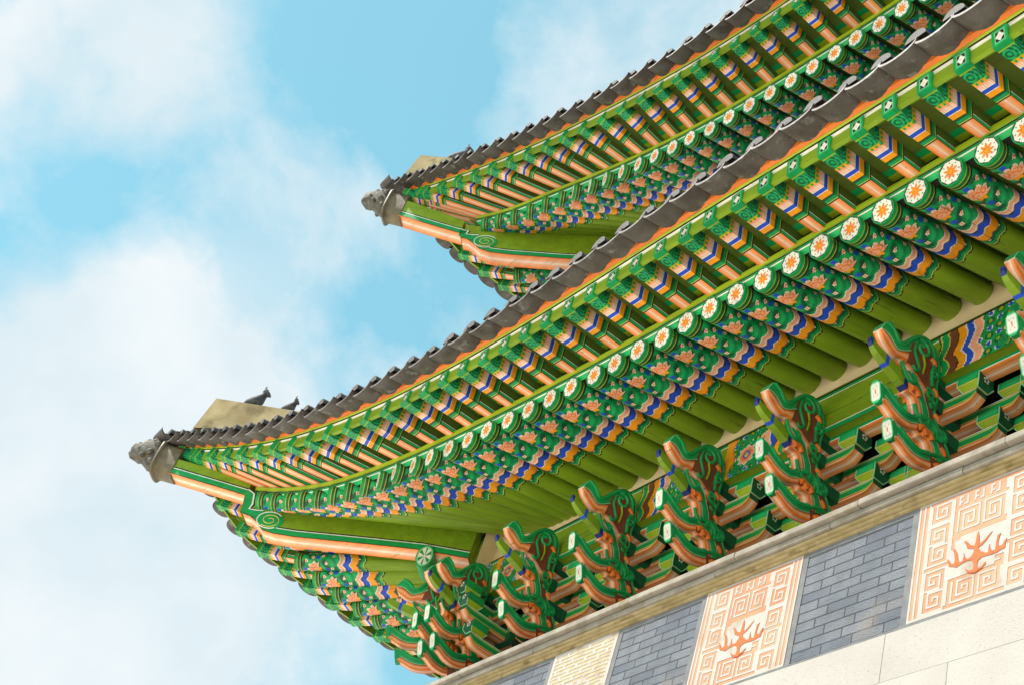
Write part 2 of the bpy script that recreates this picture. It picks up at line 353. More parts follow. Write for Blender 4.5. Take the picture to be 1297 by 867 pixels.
def buyeon_mesh(length, w0=.140, w1=.112, h0=.165, h1=.165):
    mb = MB()
    ts = frange(0, .52, 74)+frange(.52, length, 5)[1:]
    nw, nh = 20, 18
    def dims(t):
        k = min(1, t/.85); return w0+(w1-w0)*k, h0+(h1-h0)*k
    def pat(t, q, side, j):
        """q in -1..1 across the face (for a side face -1 is the bottom edge)"""
        if t < .055: return GRN
        if t < .070: return YGR
        if t < .20:
            v = .7*math.sin(26*math.hypot(t*6-.8, q*.55-.2))+.9*nz(t*38, q*2.6+side*9, 1.)
            if side and q > .35: return DGR if v < .2 else TEAL
            return DGR if v < -.35 else TEAL if v < -.12 else GRN2 if v > .45 else GRN
        if t < .213: return YGR
        if t < .24:
            return AMB if math.sin(q*9) > -.2 else GRN
        if t < .258: return SAL
        if t < .300: return PNK if (q*7) % 1 > .25 else SAL
        if t < .306: return WHT
        if t < .352: return BLU
        if t < .358: return WHT
        if t < .415: return AMB
        if t < .422: return DRK
        if t < .475: return GRN if t > .445 else DGR
        if t < .487: return YEL
        if t < .500: return DRK
        if not side: return stripe(q)
        return DRK if q < -.94 else GRN2 if q < -.40 else WHT if q < -.34 else DRK if q < -.27 else OLD
    def ring(side, t):
        w, h = dims(t)
        if side == 0: return [(t, w*(j/nw-.5), -h/2) for j in range(nw+1)]
        s = 1 if side == 1 else -1
        return [(t, s*w/2, h*(j/nh-.5)) for j in range(nh+1)]
    for side, n in ((0, nw), (1, nh), (2, nh)):
        P = [ring(side, t) for t in ts]
        mb.grid(P, lambda i, j, side=side, n=n: pat(.5*(ts[i]+ts[i+1]), (j+.5)/n*2-1, side, j))
    mb.quad([(0, -w0/2, h0/2), (length, -w1/2, h1/2), (length, w1/2, h1/2), (0, w0/2, h0/2)], OLV)
    # end face: green frame, white square, dark four petalled flower
    P = [[(0, w0*(i/26-.5), h0*(j/26-.5)) for j in range(27)] for i in range(27)]
    def ef(i, j):
        a, b = (i+.5)/13-1, (j+.5)/13-1; m = max(abs(a)*1.0, abs(b)*.92)
        if m > .93: return GRN
        if m > .62: return GRN2 if m < .8 else GRN
        if m > .57: return MINT
        r = math.hypot(a, b)/.57; an = math.atan2(b, a)
        if r < .22: return PNK
        if r < .55+.38*abs(math.cos(2*an)): return WHT if r > .3 or int(an*8) % 3 else PNK
        return DRK
    mb.grid(P, ef)
    me = mb.mesh('flying_rafter'); me.materials.append(M_PAINT); return me
ME_R2 = rafter_mesh('rafter', 2.9); ME_R4 = rafter_mesh('rafter', 4.2); ME_FL = flower_mesh()
BLEN = [.80, .90, 1.0, 1.12, 1.25, 1.4, 1.6, 1.85, 2.2]
BMESH = [buyeon_mesh(q) for q in BLEN]
def buyeon_for(L):
    for q, me in zip(BLEN, BMESH):
        if q >= L-.02: return me
    return BMESH[-1]

def axis_matrix(p0, p1):
    x = (p1-p0).normalized(); y = Vector((0, 0, 1)).cross(x).normalized(); z = x.cross(y)
    m = Matrix.Identity(4)
    for i in range(3): m[i][0] = x[i]; m[i][1] = y[i]; m[i][2] = z[i]; m[i][3] = p0[i]
    return m

# ------------------------------------------------------------------ roofs
class Eave: pass
def lower_eave():
    e = Eave(); e.us = 5.
    e.disc_v = quadcurve(-.905, -1.80, -2.8, 5.); e.buy_v = quadcurve(-1.65, -2.70, -3.7, 5.)
    e.disc_z = interp([(-2.8, .86), (-2.0, .618), (-1, .42), (0, .355), (1, .355), (2, .372), (3.5, .368), (5, .322), (6.5, .249), (8, .192), (10, .14), (12, .12)])
    e.buy_z = interp([(-3.7, 1.50), (-3, 1.31), (-2, 1.06), (-1, .875), (0, .765), (1, .705), (2, .685), (3.5, .675), (5, .63), (6.5, .53), (8, .40), (9.5, .315), (12, .24)])
    e.cu_b, e.cu_d = -3.7, -2.8; e.umax = 12.2
    e.inn_z = interp([(-.2, 1.02), (1, .80), (3, .78), (5, .83), (8, .88), (12, .86)]); e.inn_v = .90
    e.dv = 0; e.pitch = .355
    return e
def upper_eave():
    e = Eave(); s = .95; e.us = 5+s
    e.disc_v = quadcurve(-.905+s, -1.80+s, -2.8+s, 5.+s); e.buy_v = quadcurve(-1.65+s, -2.70+s, -3.7+s, 5.+s)
    e.disc_z = interp([(-1.85, 6.70), (-1, 6.49), (0, 6.39), (1, 6.24), (2, 6.10), (3.5, 5.955), (5, 5.86), (6.5, 5.71), (8, 5.60), (11, 5.5)])
    e.buy_z = interp([(-3.2, 7.43), (-2.75, 7.375), (-2, 7.235), (-1, 7.06), (0, 6.905), (1, 6.766), (2, 6.63), (3.5, 6.42), (5, 6.252), (6.5, 6.08), (8, 5.96), (11, 5.85)])
    e.cu_b, e.cu_d = -3.7+s, -2.8+s; e.umax = 10.6
    e.inn_z = interp([(.75, 6.98), (2, 6.72), (4, 6.55), (8, 6.35), (12, 6.3)]); e.inn_v = .90+s
    e.dv = s; e.pitch = .362
    return e
def FRONT(u, v, z): return Vector((u, v, z))
def SIDE(u, v, z): return Vector((v-H, u+H, z))

def sidez(e, u): # the side eave sags a little more than the front one
    q = min(1, max(0, (u-e.cu_b)/1.4)); return -.36*q*q*(3-2*q)
def sided(e, u):
    q = min(1, max(0, (u-e.cu_d)/1.2)); return -.24*q*q*(3-2*q)
def build_eave(e, roof, T, side):
    s = e.dv
    dz = (lambda u: sidez(e, u)) if side else (lambda u: 0.)
    dd = (lambda u: sided(e, u)) if side else (lambda u: 0.)
    umax = 3.2+s if side else e.umax
    zi_fan = lambda uo: None
    # --- rafters and flying rafters, equally spaced along the eave
    us = []; u = e.cu_d+.30
    while u < umax-.4:
        us.append(u)
        dvdu = (e.disc_v(u+.01)-e.disc_v(u-.01))/.02
        u += e.pitch*(.93 if u < 1.5+s else 1.0)/math.sqrt(1+dvdu*dvdu)
    fan0 = 1.5+s
    for k, u in enumerate(us):
        p0 = T(u, e.disc_v(u), e.disc_z(u)+dd(u))
        if u < fan0:
            q = (u-e.cu_d)/(fan0-e.cu_d); ui = .0+s+(fan0-s)*q**1.25; vi = e.inn_v-.25*(1-q)
        else: ui, vi = u, e.inn_v
        p1 = T(ui, vi, e.inn_z(ui)+dd(u)*.5)
        long_ = (p1-p0).length > 2.6
        r = link('rafter', ME_R4 if long_ else ME_R2, roof); r.matrix_local = axis_matrix(p0+Vector((random.uniform(-.006, .006), random.uniform(-.010, .010), random.uniform(-.006, .006))), p1) @ Matrix.Rotation(random.uniform(-.12, .12), 4, 'X')
        f = link('end_flower', ME_FL, r); f.rotation_euler = (random.uniform(-.35, .35), 0, 0)
        # flying rafter above it
        dvec = (Vector((ui, vi, 0))-Vector((u, e.disc_v(u), 0))).normalized()
        bu = u; 
        for _ in range(12):
            tt = (e.buy_v(bu)-e.disc_v(u))/dvec.y; bu = u+dvec.x*tt
        if u < fan0: bu = u-(u-e.cu_d)*0-(e.cu_d-e.cu_b)*(1-(u-e.cu_d)/(fan0-e.cu_d))
        b0 = T(bu, e.buy_v(bu), e.buy_z(bu)-.085+dz(bu))
        b1 = T(u+dvec.x*.12, e.disc_v(u)+dvec.y*.12, e.disc_z(u)+dd(u)+RAD+.155)
        b = link('flying_rafter', buyeon_for((b1-b0).length), roof); b.matrix_local = axis_matrix(b0+Vector((random.uniform(-.005, .005), random.uniform(-.008, .008), random.uniform(-.004, .004))), b1) @ Matrix.Rotation(random.uniform(-.03, .03), 4, 'X')
    # extra flying rafters right at the corner, resting on the hip rafter
    for bu, tgt in ((e.cu_b+.20, e.cu_d+.17), (e.cu_b-.06, e.cu_d+.05)):
        b0 = T(bu, e.buy_v(bu), e.buy_z(bu)-.085+dz(bu))
        b1 = T(tgt, e.disc_v(tgt)+.05, e.disc_z(tgt)+dd(tgt)+.32)
        b = link('flying_rafter', buyeon_for((b1-b0).length), roof); b.matrix_local = axis_matrix(b0, b1)
    # --- soffit boards
    NU = int((umax-e.cu_b)/.03)
    uu = frange(e.cu_b-.12, umax, NU)
    mb = MB()                                           # boards above the flying rafters
    P = []
    for u in uu:
        ud = max(u, e.cu_d) if u > e.cu_d else e.cu_d+(u-e.cu_b)/(e.cu_d-e.cu_b)*.0+.0
        ud = e.cu_d+(umax-e.cu_d)*((u-e.cu_b)/(umax-e.cu_b)) if u < 2 else u
        ud = max(u, e.cu_d-.15)
        a = T(u, e.buy_v(u)+.012, e.buy_z(u)-.004+dz(u)); b = T(ud, e.disc_v(ud)+.02, e.disc_z(ud)+RAD+.235+dd(u))
        P.append([a.lerp(b, k/10) for k in range(11)])
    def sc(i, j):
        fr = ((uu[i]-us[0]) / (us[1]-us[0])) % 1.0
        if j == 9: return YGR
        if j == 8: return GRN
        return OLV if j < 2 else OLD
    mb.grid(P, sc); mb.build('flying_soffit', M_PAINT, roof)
    mb = MB(); P = []                                   # boards above the rafters
    for u in frange(e.cu_d-.1, umax, 60):
        if u < fan0:
            q = max(0, (u-e.cu_d)/(fan0-e.cu_d)); ui = s+(fan0-s)*q**1.25; vi = e.inn_v-.25*(1-q)
        else: ui, vi = u, e.inn_v
        a = T(u, e.disc_v(u)+.03, e.disc_z(u)+RAD*.72+dd(u)); b = T(ui, vi, e.inn_z(ui)+RAD*.72+dd(u)*.5)
        P.append([a, a.lerp(b, .3), b])
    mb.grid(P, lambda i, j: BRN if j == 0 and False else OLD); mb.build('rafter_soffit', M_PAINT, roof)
    # --- board resting on the rafter ends: yellow-green face, dark line, green underside with a white line
    def strip(name, u0, u1, n, prof, dz=dz):
        """prof(u) -> [(v,z,colour of the face that follows)]"""
        m = MB(); Q = []; cols = []
        for u in frange(u0, u1, n):
            pr = prof(u); Q.append([T(u, v, z+dz(u)) for v, z, c in pr]); cols = [c for v, z, c in pr]
        m.grid(Q, lambda i, j: cols[j]); m.build(name, M_PAINT, roof)
    def pr1(u):
        v, z = e.disc_v(u), e.disc_z(u)+RAD
        return [(v+.10, z-.055, DRK), (v+.03, z-.055, GRN2), (v-.010, z-.020, WHT), (v-.015, z-.006, GRN), (v-.020, z+.018, DRK), (v-.026, z+.030, OLV), (v-.04, z+.033, YGR), (v-.05, z+.085, YGR), (v+.0, z+.10, OLV), (v+.1, z+.1, OLV)]
    strip('rafter_board', e.cu_d+.12, umax, 150, pr1, dd)
    def pr2(u):
        v, z = e.buy_v(u), e.buy_z(u)
        return [(v+.06, z-.14, OLV), (v+.020, z-.135, OLV), (v+.016, z-.012, WHT), (v+.012, z+.004, WHT), (v-.004, z+.004, DRK), (v-.008, z+.016, DRK), (v-.014, z+.016, YGR), (v-.030, z+.024, YGR), (v-.030, z+.045, ORG), (v+.02, z+.08, YGR)]
    strip('eave_board', e.cu_b-.12, umax, 170, pr2)
    def pr3(u):
        v, z = e.buy_v(u)-.038, e.buy_z(u)+.030
        return [(v+.02, z+.002, ORG), (v-.030, z+.018, ORG), (v-.045, z+.075, ORG), (v-.03, z+.15, BRN), (v+.05, z+.2, BRN)]
    strip('tile_batten', e.cu_b-.16, umax, 170, pr3)
    # --- tiles
    tp = e.pitch*1.02
    lip_v = lambda u: e.buy_v(u)-.285
    lu = e.cu_b-.42
    def roofz(u, d):     # height gained d metres up the slope from the lip
        return .20*d+.060*d*d
    rows = []; u = lu
    while u < umax:
        rows.append(u); u += tp*(.80 if u < -2.2+s else .93 if u < 0+s else 1.)
    rows.append(u)
    for k in range(len(rows)-1):
        ua, ub = rows[k], rows[k+1]; um = .5*(ua+ub); w = ub-ua
        for kind in ('pan_tile_row', 'cover_tile_row'):
            uc = um if kind[0] == 'p' else ua
            v0 = lip_v(uc); vmax = min(uc+H-.06, v0+3.0); Ltot = max(.24, vmax-v0)
            if vmax < v0-.01: continue
            zb = e.buy_z(max(uc, e.cu_b-.15))-.018+dz(uc)
            m = MB(); seg = .29; d = 0.; first = True
            jit = random.uniform(-.012, .012)
            while d < Ltot-.01:
                d2 = min(d+seg, Ltot)
                if kind[0] == 'p':
                    na = 10; wid = w*.53
                    for (off, flip) in ((0., 0), (.026, 1)):
                        P = []
                        for dd, lift in ((d-(.0 if first else .02), -.008 if not first else 0.), (d2, .012)):
                            P.append([T(uc+wid*math.cos(math.pi*q/na+math.pi), v0+dd+jit, zb+off+roofz(uc, dd)+lift+.085-.090*math.sin(math.pi*q/na)) for q in range(na+1)])
                        m.grid(P, lambda i, j: WHT, True)
                    if first or True:
                        P0 = [T(uc+wid*math.cos(math.pi*q/na+math.pi), v0+d+jit-(0 if first else .02), zb+roofz(uc, d)+.085-.090*math.sin(math.pi*q/na)-(0 if first else .008)) for q in range(na+1)]
                        P1 = [p+Vector((0, 0, .030)) for p in P0]
                        m.grid([P0, P1], lambda i, j: WHT)
                else:
                    na = 10; rr = .100; zc = zb+.128
                    P = []
                    for dd, sc_ in ((d, 1.04), (d2+.01, .94)):
                        P.append([T(uc+rr*sc_*math.cos(math.pi*q/na), v0+.012+dd+jit, zc+roofz(uc, dd)-.02+rr*sc_*math.sin(math.pi*q/na)*1.05) for q in range(na+1)])
                    m.grid(P, lambda i, j: WHT, True)
                    m.quad(P[0], WHT)                     # closed end of the cover tile
                d = d2; first = False
            m.build(kind, M_TILE if kind[0] == 'p' else M_COVER, roof)
    e.lip_v = lip_v; e.roofz = roofz
    # --- closed roof bed under the tiles
    m = MB(); P = []
    for u in frange(e.cu_b+.05, umax, 40):
        v0 = e.buy_v(u)-.03; vm = max(v0+.02, min(u+H-.02, v0+3.2))
        P.append([T(u, v0+(vm-v0)*q, e.buy_z(u)+.10+dz(u)+roofz(u, .22+(vm-v0)*q)-.02) for q in (0, .25, .5, .75, 1)])
    m.grid(P, lambda i, j: BRN); m.build('roof_bed', M_DARK, roof)

def hipT(hw):
    """coordinates in the hip plane: d = -x along the diagonal, z up, w across (towards the front eave is +)"""
    r = math.sqrt(.5)
    return lambda d, z, w: Vector((-d+w*r, -d+H-w*r, z))
def build_hip(e, roof, pts_low, pts_top, sar, s):
    """pts_low: lower edge of the main hip rafter, sar: lower edge of the upper hip rafter"""
    T = hipT(0)
    hw = .13
    def beam(name, low, top, endcap=True):
        m = MB()
        cols = [(0., None), (.012, WHT), (.022, DRK), (.095, GRN), (.108, WHT), (.125, DRK)]
        offs = [0., .012, .088, .102, .120, 1.]
        fc = [DRK, GRN, WHT, DRK, OLV]
        for sgn in (1, -1):
            P = []
            for (d, z), zt in zip(low, top):
                hgt = max(.13, zt-z)
                P.append([T(d, z+min(o, hgt) if o < 1 else z+hgt, sgn*hw) for o in offs])
            m.grid(P, lambda i, j: fc[j])
        st = [stripe((k+.5)/8.5-1) for k in range(17)]
        n = len(st)
        P = [[T(d, z, hw-2*hw*k/n) for k in range(n+1)] for d, z in low]
        m.grid(P, lambda i, j: st[j])
        P = [[T(d, zt, hw), T(d, zt, -hw)] for (d, z), zt in zip(low, top)]
        m.grid(P, lambda i, j: OLV)
        d, z = low[0]; zt = top[0]
        P = [[T(d, z+(zt-z)*q/6, hw-2*hw*k/n) for k in range(n+1)] for q in range(7)]
        m.grid(P, lambda i, j: GRN if j in (0, n-1) else st[j])
        d, z = low[-1]; m.quad([T(d, z, hw), T(d, top[-1], hw), T(d, top[-1], -hw), T(d, z, -hw)], OLV)
        return m.build(name, M_PAINT, roof)
    hb = beam('hip_rafter', pts_low, pts_top); beam('upper_hip_rafter', sar[0], sar[1])
    # carved green scroll at the end of the hip rafter
    m = MB(); cd, cz = pts_low[0][0]-.30, pts_low[3][1]+.165
    for sgn in (1, -1):
        P = []
        rr = .135
        disc = [T(cd+rr*math.cos(a), cz+rr*math.sin(a), sgn*(hw+.012)) for a in frange(0, 2*math.pi, 28)[:-1]]
        rim = [T(cd+rr*math.cos(a), cz+rr*math.sin(a), sgn*(hw-.01)) for a in frange(0, 2*math.pi, 28)[:-1]]
        m.quad(disc, GRN); m.grid([disc, rim], lambda i, j: GRN, True, True)
        m.tube([T(cd+(.022+.088*q)*math.cos(q*11+.6), cz+(.022+.088*q)*math.sin(q*11+.6), sgn*(hw+.014)) for q in frange(0, 1, 40)], .007, YEL, 5)
        m.tube([T(cd+(rr-.004)*math.cos(a), cz+(rr-.004)*math.sin(a), sgn*(hw+.012)) for a in frange(-2.2, 2.4, 30)], .008, WHT, 5)
    m.build('scroll', M_PAINT, hb)
    # green stroke standing on the end of the hip rafter, up to the upper one
    m = MB(); d0, z0 = sar[0][-1]; d1, z1 = pts_low[0]
    cl_ = [(d0+.02, z0+.05), (d0-.035, z0+.02), (d1-.0, z1+.16), (d1-.0, z1+.055), (d1-.10, z1+.03), (d1-.20, z1+.045)]
    def off(k, w):
        a_ = Vector(cl_[max(k-1, 0)]); b_ = Vector(cl_[min(k+1, len(cl_)-1)]); t_ = (b_-a_).normalized()
        return (cl_[k][0]-t_.y*w, cl_[k][1]+t_.x*w)
    for sgn in (1, -1):
        for w0, w1, o_, c_ in ((-.045, .045, .008, GRN), (-.062, -.045, .010, WHT), (-.078, -.062, .006, DRK)):
            m.grid([[T(*off(k, w0), sgn*(hw+o_)), T(*off(k, w1), sgn*(hw+o_))] for k in range(len(cl_))], lambda i, j: c_)
    m.build('carved_step', M_PAINT, hb)
    # sleeve and dragon head tile over the tip
    d0, z0 = sar[0][0]; zt = z0+(.44 if s == 0 else .48)
    zc = (z0+zt)/2; sl = (sar[0][1][1]-sar[0][0][1])/(sar[0][1][0]-sar[0][0][0])
    m = MB(); rings = []; n = 20
    def ring(d, z, hw_, hh, p=4.):
        o = []
        for k in range(n):
            a = 2*math.pi*k/n; c, sn = math.cos(a), math.sin(a); g = (abs(c)**p+abs(sn)**p)**(-1/p)
            o.append(T(d, z+hh*g*sn, hw_*g*c))
        return o
    for d, z, a, b in ((-.04, 0, .150, .250), (.12, .005, .155, .245), (.20, .01, .162, .25), (.205, .01, .195, .285), (.235, .012, .195, .285), (.24, .012, .150, .24), (.26, .01, .14, .22)):
        rings.append(ring(d0+d*.85, zc+z+sl*d*.5, a, b*(zt-z0)/.42))
    m.grid(rings, lambda i, j: WHT, True, True); m.quad(rings[0], WHT)
    slv = m.build('hip_end_sleeve', M_METAL, roof)
    m = MB(); rings = []
    prof = [(.24, .0, .15, .225), (.32, .03, .165, .215), (.40, .055, .165, .20), (.47, .06, .15, .165), (.53, .045, .13, .135), (.59, .04, .115, .12), (.63, .03, .085, .085), (.655, .03, .03, .03)]
    for d, z, a, b in prof:
        rg = ring(d0+d*.85, zc+z*1.6+sl*d*.5, a, b*1.08, 2.6)
        rings.append([p+Vector((nz(p.x*13, p.y*13, p.z*13), nz(p.x*13+5, p.y*13, p.z*13), nz(p.x*11, p.y*11+7, p.z*11)))*.035 for p in rg])
    m.grid(rings, lambda i, j: WHT, True, True); m.quad(rings[-1], WHT)
    head = m.build('dragon_head_tile', M_DRAG, roof)
    m = MB()                                              # brow lumps, nostril, eyes, mane curls, lower jaw
    for sgn in (1, -1):
        for d, z, w, r in ((.36, .22, .10, .055), (.45, .205, .09, .045), (.56, .15, .07, .035), (.61, .12, .045, .028), (.30, .17, .15, .05), (.33, .02, .17, .05), (.42, -.05, .16, .04), (.50, .05, .14, .03), (.27, -.10, .15, .05)):
            c = T(d0+d*.85, zc+z*1.1+sl*d*.5, sgn*w)
            P = [[c+Vector((r*math.sin(t)*math.cos(p), r*math.sin(t)*math.sin(p), r*math.cos(t))) for p in frange(0, 2*math.pi, 8)[:-1]] for t in frange(0.05, math.pi-.05, 5)]
            m.grid(P, lambda i, j: WHT, True, True)
        m.tube([T(d0+.22+.08*q, zc+.24+.10*math.sin(q*3)+sl*.1, sgn*.08) for q in frange(0, 1, 8)], .022, WHT, 6, True, lambda q: 1-.7*q)
    m.build('brow_and_mane', M_DRAG, head)

def build_ridge(roof, d_end, z_top, z_bot, length, rise):
    """plastered hip ridge standing on the roof corner and climbing inwards"""
    T = hipT(0); m = MB(); hw = .17
    low = []; top = []
    for q in frange(0, 1, 14):
        d = d_end-length*q
        top.append((d+(0.), z_top+rise*q+.9*max(0, q-.45)**1.8)); low.append((d+(.06 if q == 0 else 0), z_bot+.62*q+1.0*q*q))
    for sgn in (1, -1):
        m.grid([[T(a[0], a[1], sgn*hw), T(b[0], b[1], sgn*(hw*.86))] for a, b in zip(low, top)], lambda i, j: WHT)
    m.grid([[T(b[0], b[1], hw*.86), T(b[0]-.0, b[1]+.03, 0), T(b[0], b[1], -hw*.86)] for b in top], lambda i, j: WHT)
    a, b = low[0], top[0]
    m.quad([T(a[0], a[1], hw), T(a[0], a[1], -hw), T(b[0], b[1], -hw*.86), T(b[0], b[1], hw*.86)], WHT)
    m.build('hip_ridge', M_RIDGE, roof)
    return top

lower = thing('lower_roof', 'lower tiled roof whose upswept corner ends nearest the left edge of the photo, over the brackets', 'roof')
EL = lower_eave(); build_eave(EL, lower, FRONT, False); build_eave(EL, lower, SIDE, True)
dd = lambda *a: list(a)
lowpts = [(2.736, .545), (2.66, .53), (2.57, .46), (2.47, .345), (2.35, .318), (2.14, .324), (1.37, .42), (.91, .47), (.45, .47)]
lowtop = [.86, .87, .86, .83, .82, .82, .92, 1.0, 1.05]
sarl = ([(3.70, 1.00), (3.20, .912), (2.80, .84)], [1.25, 1.17, 1.12])
build_hip(EL, lower, lowpts, lowtop, sarl, 0)
topL = build_ridge(lower, 3.62, 2.40, 1.80, 2.9, -.02)

upper = thing('upper_roof', 'upper tiled roof with painted rafters, rising above and behind the lower roof', 'roof')
EU = upper_eave(); build_eave(EU, upper, FRONT, False); build_eave(EU, upper, SIDE, True)
lowu = [(1.86, 6.31), (1.79, 6.30), (1.70, 6.22), (1.60, 6.11), (1.48, 6.06), (1.25, 6.055), (.66, 6.10), (.31, 6.15), (-.5, 6.2)]
topu = [6.60, 6.62, 6.62, 6.60, 6.60, 6.62, 6.72, 6.8, 6.9]
saru = ([(2.72, 6.68), (2.25, 6.52), (1.90, 6.41)], [7.05, 6.86, 6.70])
build_hip(EU, upper, lowu, topu, saru, .95)
topU = build_ridge(upper, 2.80, 8.18, 7.65, 2.2, .02)
# the upper body of the roof, up to the main ridge, behind everything the photo shows
m = MB()
zr = EU.buy_z(5)+1.5
m.quad([(1.0, 3.6, zr), (10.6, 3.6, zr), (10.6, 7.0, zr+2.6), (3.5, 7.0, zr+2.6)], WHT); m.quad([(1.0, 3.6, zr), (3.5, 7.0, zr+2.6), (1.0, 10., zr)], WHT)
m.build('upper_slope', M_TILE, upper)

# ------------------------------------------------------------------ guardian figures on the hip ridges
def figure(name, label, d, z, size, lean):
    T0 = hipT(0); t = thing(name, label, 'roof figure', 'guardian figures on the hip ridges', T0(d, z, 0))
    def P(a, b, w): r = math.sqrt(.5); return Vector((-a*r*1.0+w*r, -a*r-w*r, b))*size    # a outward along the ridge
    m = MB()
    n = 12
    def ring(c, ax, ra, rb):
        return [P(c[0]+ax[0]*ra*math.cos(2*math.pi*k/n), c[1]+ax[1]*ra*math.cos(2*math.pi*k/n), rb*math.sin(2*math.pi*k/n)) for k in range(n)]
    body = [(.46, .02, .03, .04), (.40, .10, .10, .12), (.28, .17, .15, .16), (.10, .27, .17, .17), (-.06, .40, .16, .15), (-.16, .54, .12, .12), (-.20, .66, .085, .09), (-.21, .74, .09, .09)]
    rs = []
    for a, b, ra, rb in body:
        rs.append(ring((a*lean, b), (.65, .76), ra*1.35, rb*1.5))
    m.grid(rs, lambda i, j: WHT, True, True); m.quad(rs[0], WHT); m.quad(rs[-1], WHT)
    bo = m.build('body', M_FIG, t)
    m = MB()
    hd = [(-.10, .78, .07, .07), (-.18, .82, .11, .11), (-.27, .82, .12, .11), (-.35, .78, .09, .085), (-.43, .74, .07, .065), (-.47, .72, .03, .03)]
    rs = [ring((a*lean, b), (.25, .97), ra*1.25, rb*1.4) for a, b, ra, rb in hd]
    m.grid(rs, lambda i, j: WHT, True, True); m.quad(rs[0], WHT); m.quad(rs[-1], WHT)
    for w in (.07, -.07):
        m.tube([P(-.17*lean, .88, w), P(-.15*lean, .98, w*1.2), P(-.18*lean, 1.04, w*1.2)], .045*size, WHT, 6, True, lambda q: 1-.75*q)
    m.build('head', M_FIG, t)
    for w in (.10, -.10):
        m = MB(); m.tube([P(-.10*lean, .45, w), P(-.20*lean, .26, w*1.15), P(-.20*lean, .06, w*1.15), P(-.27*lean, .0, w*1.15)], .062*size, WHT, 8, True, lambda q: 1-.25*q); m.build('front_leg', M_FIG, t)
        m = MB(); m.tube([P(.30*lean, .16, w*1.3), P(.12*lean, .13, w*1.5), P(.10*lean, .02, w*1.5), P(.02*lean, .0, w*1.5)], .07*size, WHT, 8, True); m.build('hind_leg', M_FIG, t)
    m = MB(); m.tube([P(.42*lean, .06, 0), P(.54*lean, .12, 0), P(.55*lean, .26, 0), P(.47*lean, .33, 0)], .04*size, WHT, 7, True, lambda q: 1-.5*q); m.build('tail', M_FIG, t)
def ztop(top, d):
    for a, b in zip(top, top[1:]):
        if b[0] <= d <= a[0]: return a[1]+(b[1]-a[1])*(d-a[0])/(b[0]-a[0])
    return top[0][1]
figure('guardian_figure', 'larger grey crouching beast figure on the lower hip ridge, its head raised', 3.24, ztop(topL, 3.24)+.01, .42, .80)
figure('guardian_figure', 'smaller grey beast figure on the lower hip ridge, half behind the tile edge', 2.86, ztop(topL, 2.86)+.01, .34, .65)
figure('guardian_figure', 'single grey beast figure at the top end of the upper hip ridge', 2.36, ztop(topU, 2.36)+.0, .50, .85)

# ------------------------------------------------------------------ timber frame behind the brackets
frame = thing('timber_frame', 'olive green painted timber beam and dark boarding running behind the row of carved brackets', 'timber frame')
def plate_motif(x, z, h, bands):
    return None
BZ0, BZ1, BY = -.09, .47, .70
def spiral_dist(x, z, cx, cz):
    return math.hypot(x-cx, z-cz)
def beam_col(x, z):
    """painted face of the plate beam; z from 0 (bottom) to 1 (top)"""
    if z > .955: return DRK
    def edge_plain():
        if z > .90: return GRN
        if z > .885: return WHT
        if z > .865: return DRK
        if z < .10: return GRN
        if z < .115: return WHT
        if z < .135: return DRK
        return YGR if False else (OLV if abs(z-.47-.02*math.sin(x*3)) > .012 else OLD)
    n = (x/1.4) % 3.0
    w = .035*abs(math.sin(z*math.pi*2.0+.6))+.012*math.sin(z*9)
    # zone A: bands left of bracket 3k, flower up to the bracket
    a = (n-1.98)-w*1.0 if n > 1.5 else -1
    if 0 <= a < .92:
        for lim, c in ((.012, DRK), (.022, YEL), (.075, GRN), (.085, YEL), (.145, BRN), (.155, DRK), (.215, AMB), (.225, WHT), (.275, BLU), (.285, WHT), (.34, SAL), (.352, PNK)):
            if a < lim: return c
        return flower_field(x, z, 2.62*1.4)
    # zone B: olive then orange band, flower, chevrons up to bracket 3k+1
    b = n-.0+w if n < 1.5 else -1
    if 0 <= b < .80:
        for lim, c in ((.012, DRK), (.022, YEL), (.10, AMB), (.115, ORG)):
            if b < lim: return c
        q = b-.10*abs(z-.5)
        if q > .42:
            for lim, c in ((.43, YEL), (.475, SAL), (.485, WHT), (.535, BLU), (.545, DRK), (.60, AMB)):
                if q < lim: return c
            return GRN
        return flower_field(x, z, .24*1.4)
    return edge_plain()
def flower_field(x, z, cxn):
    per = 4.2; X = ((x-cxn+per/2) % per)-per/2; Z = (z-.5)*.56
    for (cx, cz, r, kind) in ((0, -.04, .135, 0), (.26, .07, .11, 0), (-.02, .17, .07, 1), (.16, -.17, .07, 1), (-.13, -.19, .07, 1), (.16, .21, .06, 1), (.32, -.14, .07, 1), (-.14, .10, .055, 1)):
        d = math.hypot(X-cx, Z-cz); an = math.atan2(Z-cz, X-cx)
        if kind == 0:
            pr = r*(.75+.25*abs(math.cos(4*an)))
            if d < pr:
                if d < r*.22: return YEL
                if d < r*.36: return BLU
                return PNK if d > pr-.014 else (ORG if abs(math.sin(4*an)) > .9 or d < r*.55 else SAL)
        elif d < r:
            return GRN2 if (d/r*3) % 1 < .5 else DGR
    v = math.sin(30*X+4)*math.sin(34*Z)
    if v > .72: return BLU
    if v > .55: return WHT
    return GRN if v > -.3 else YGR if v < -.75 else DGR
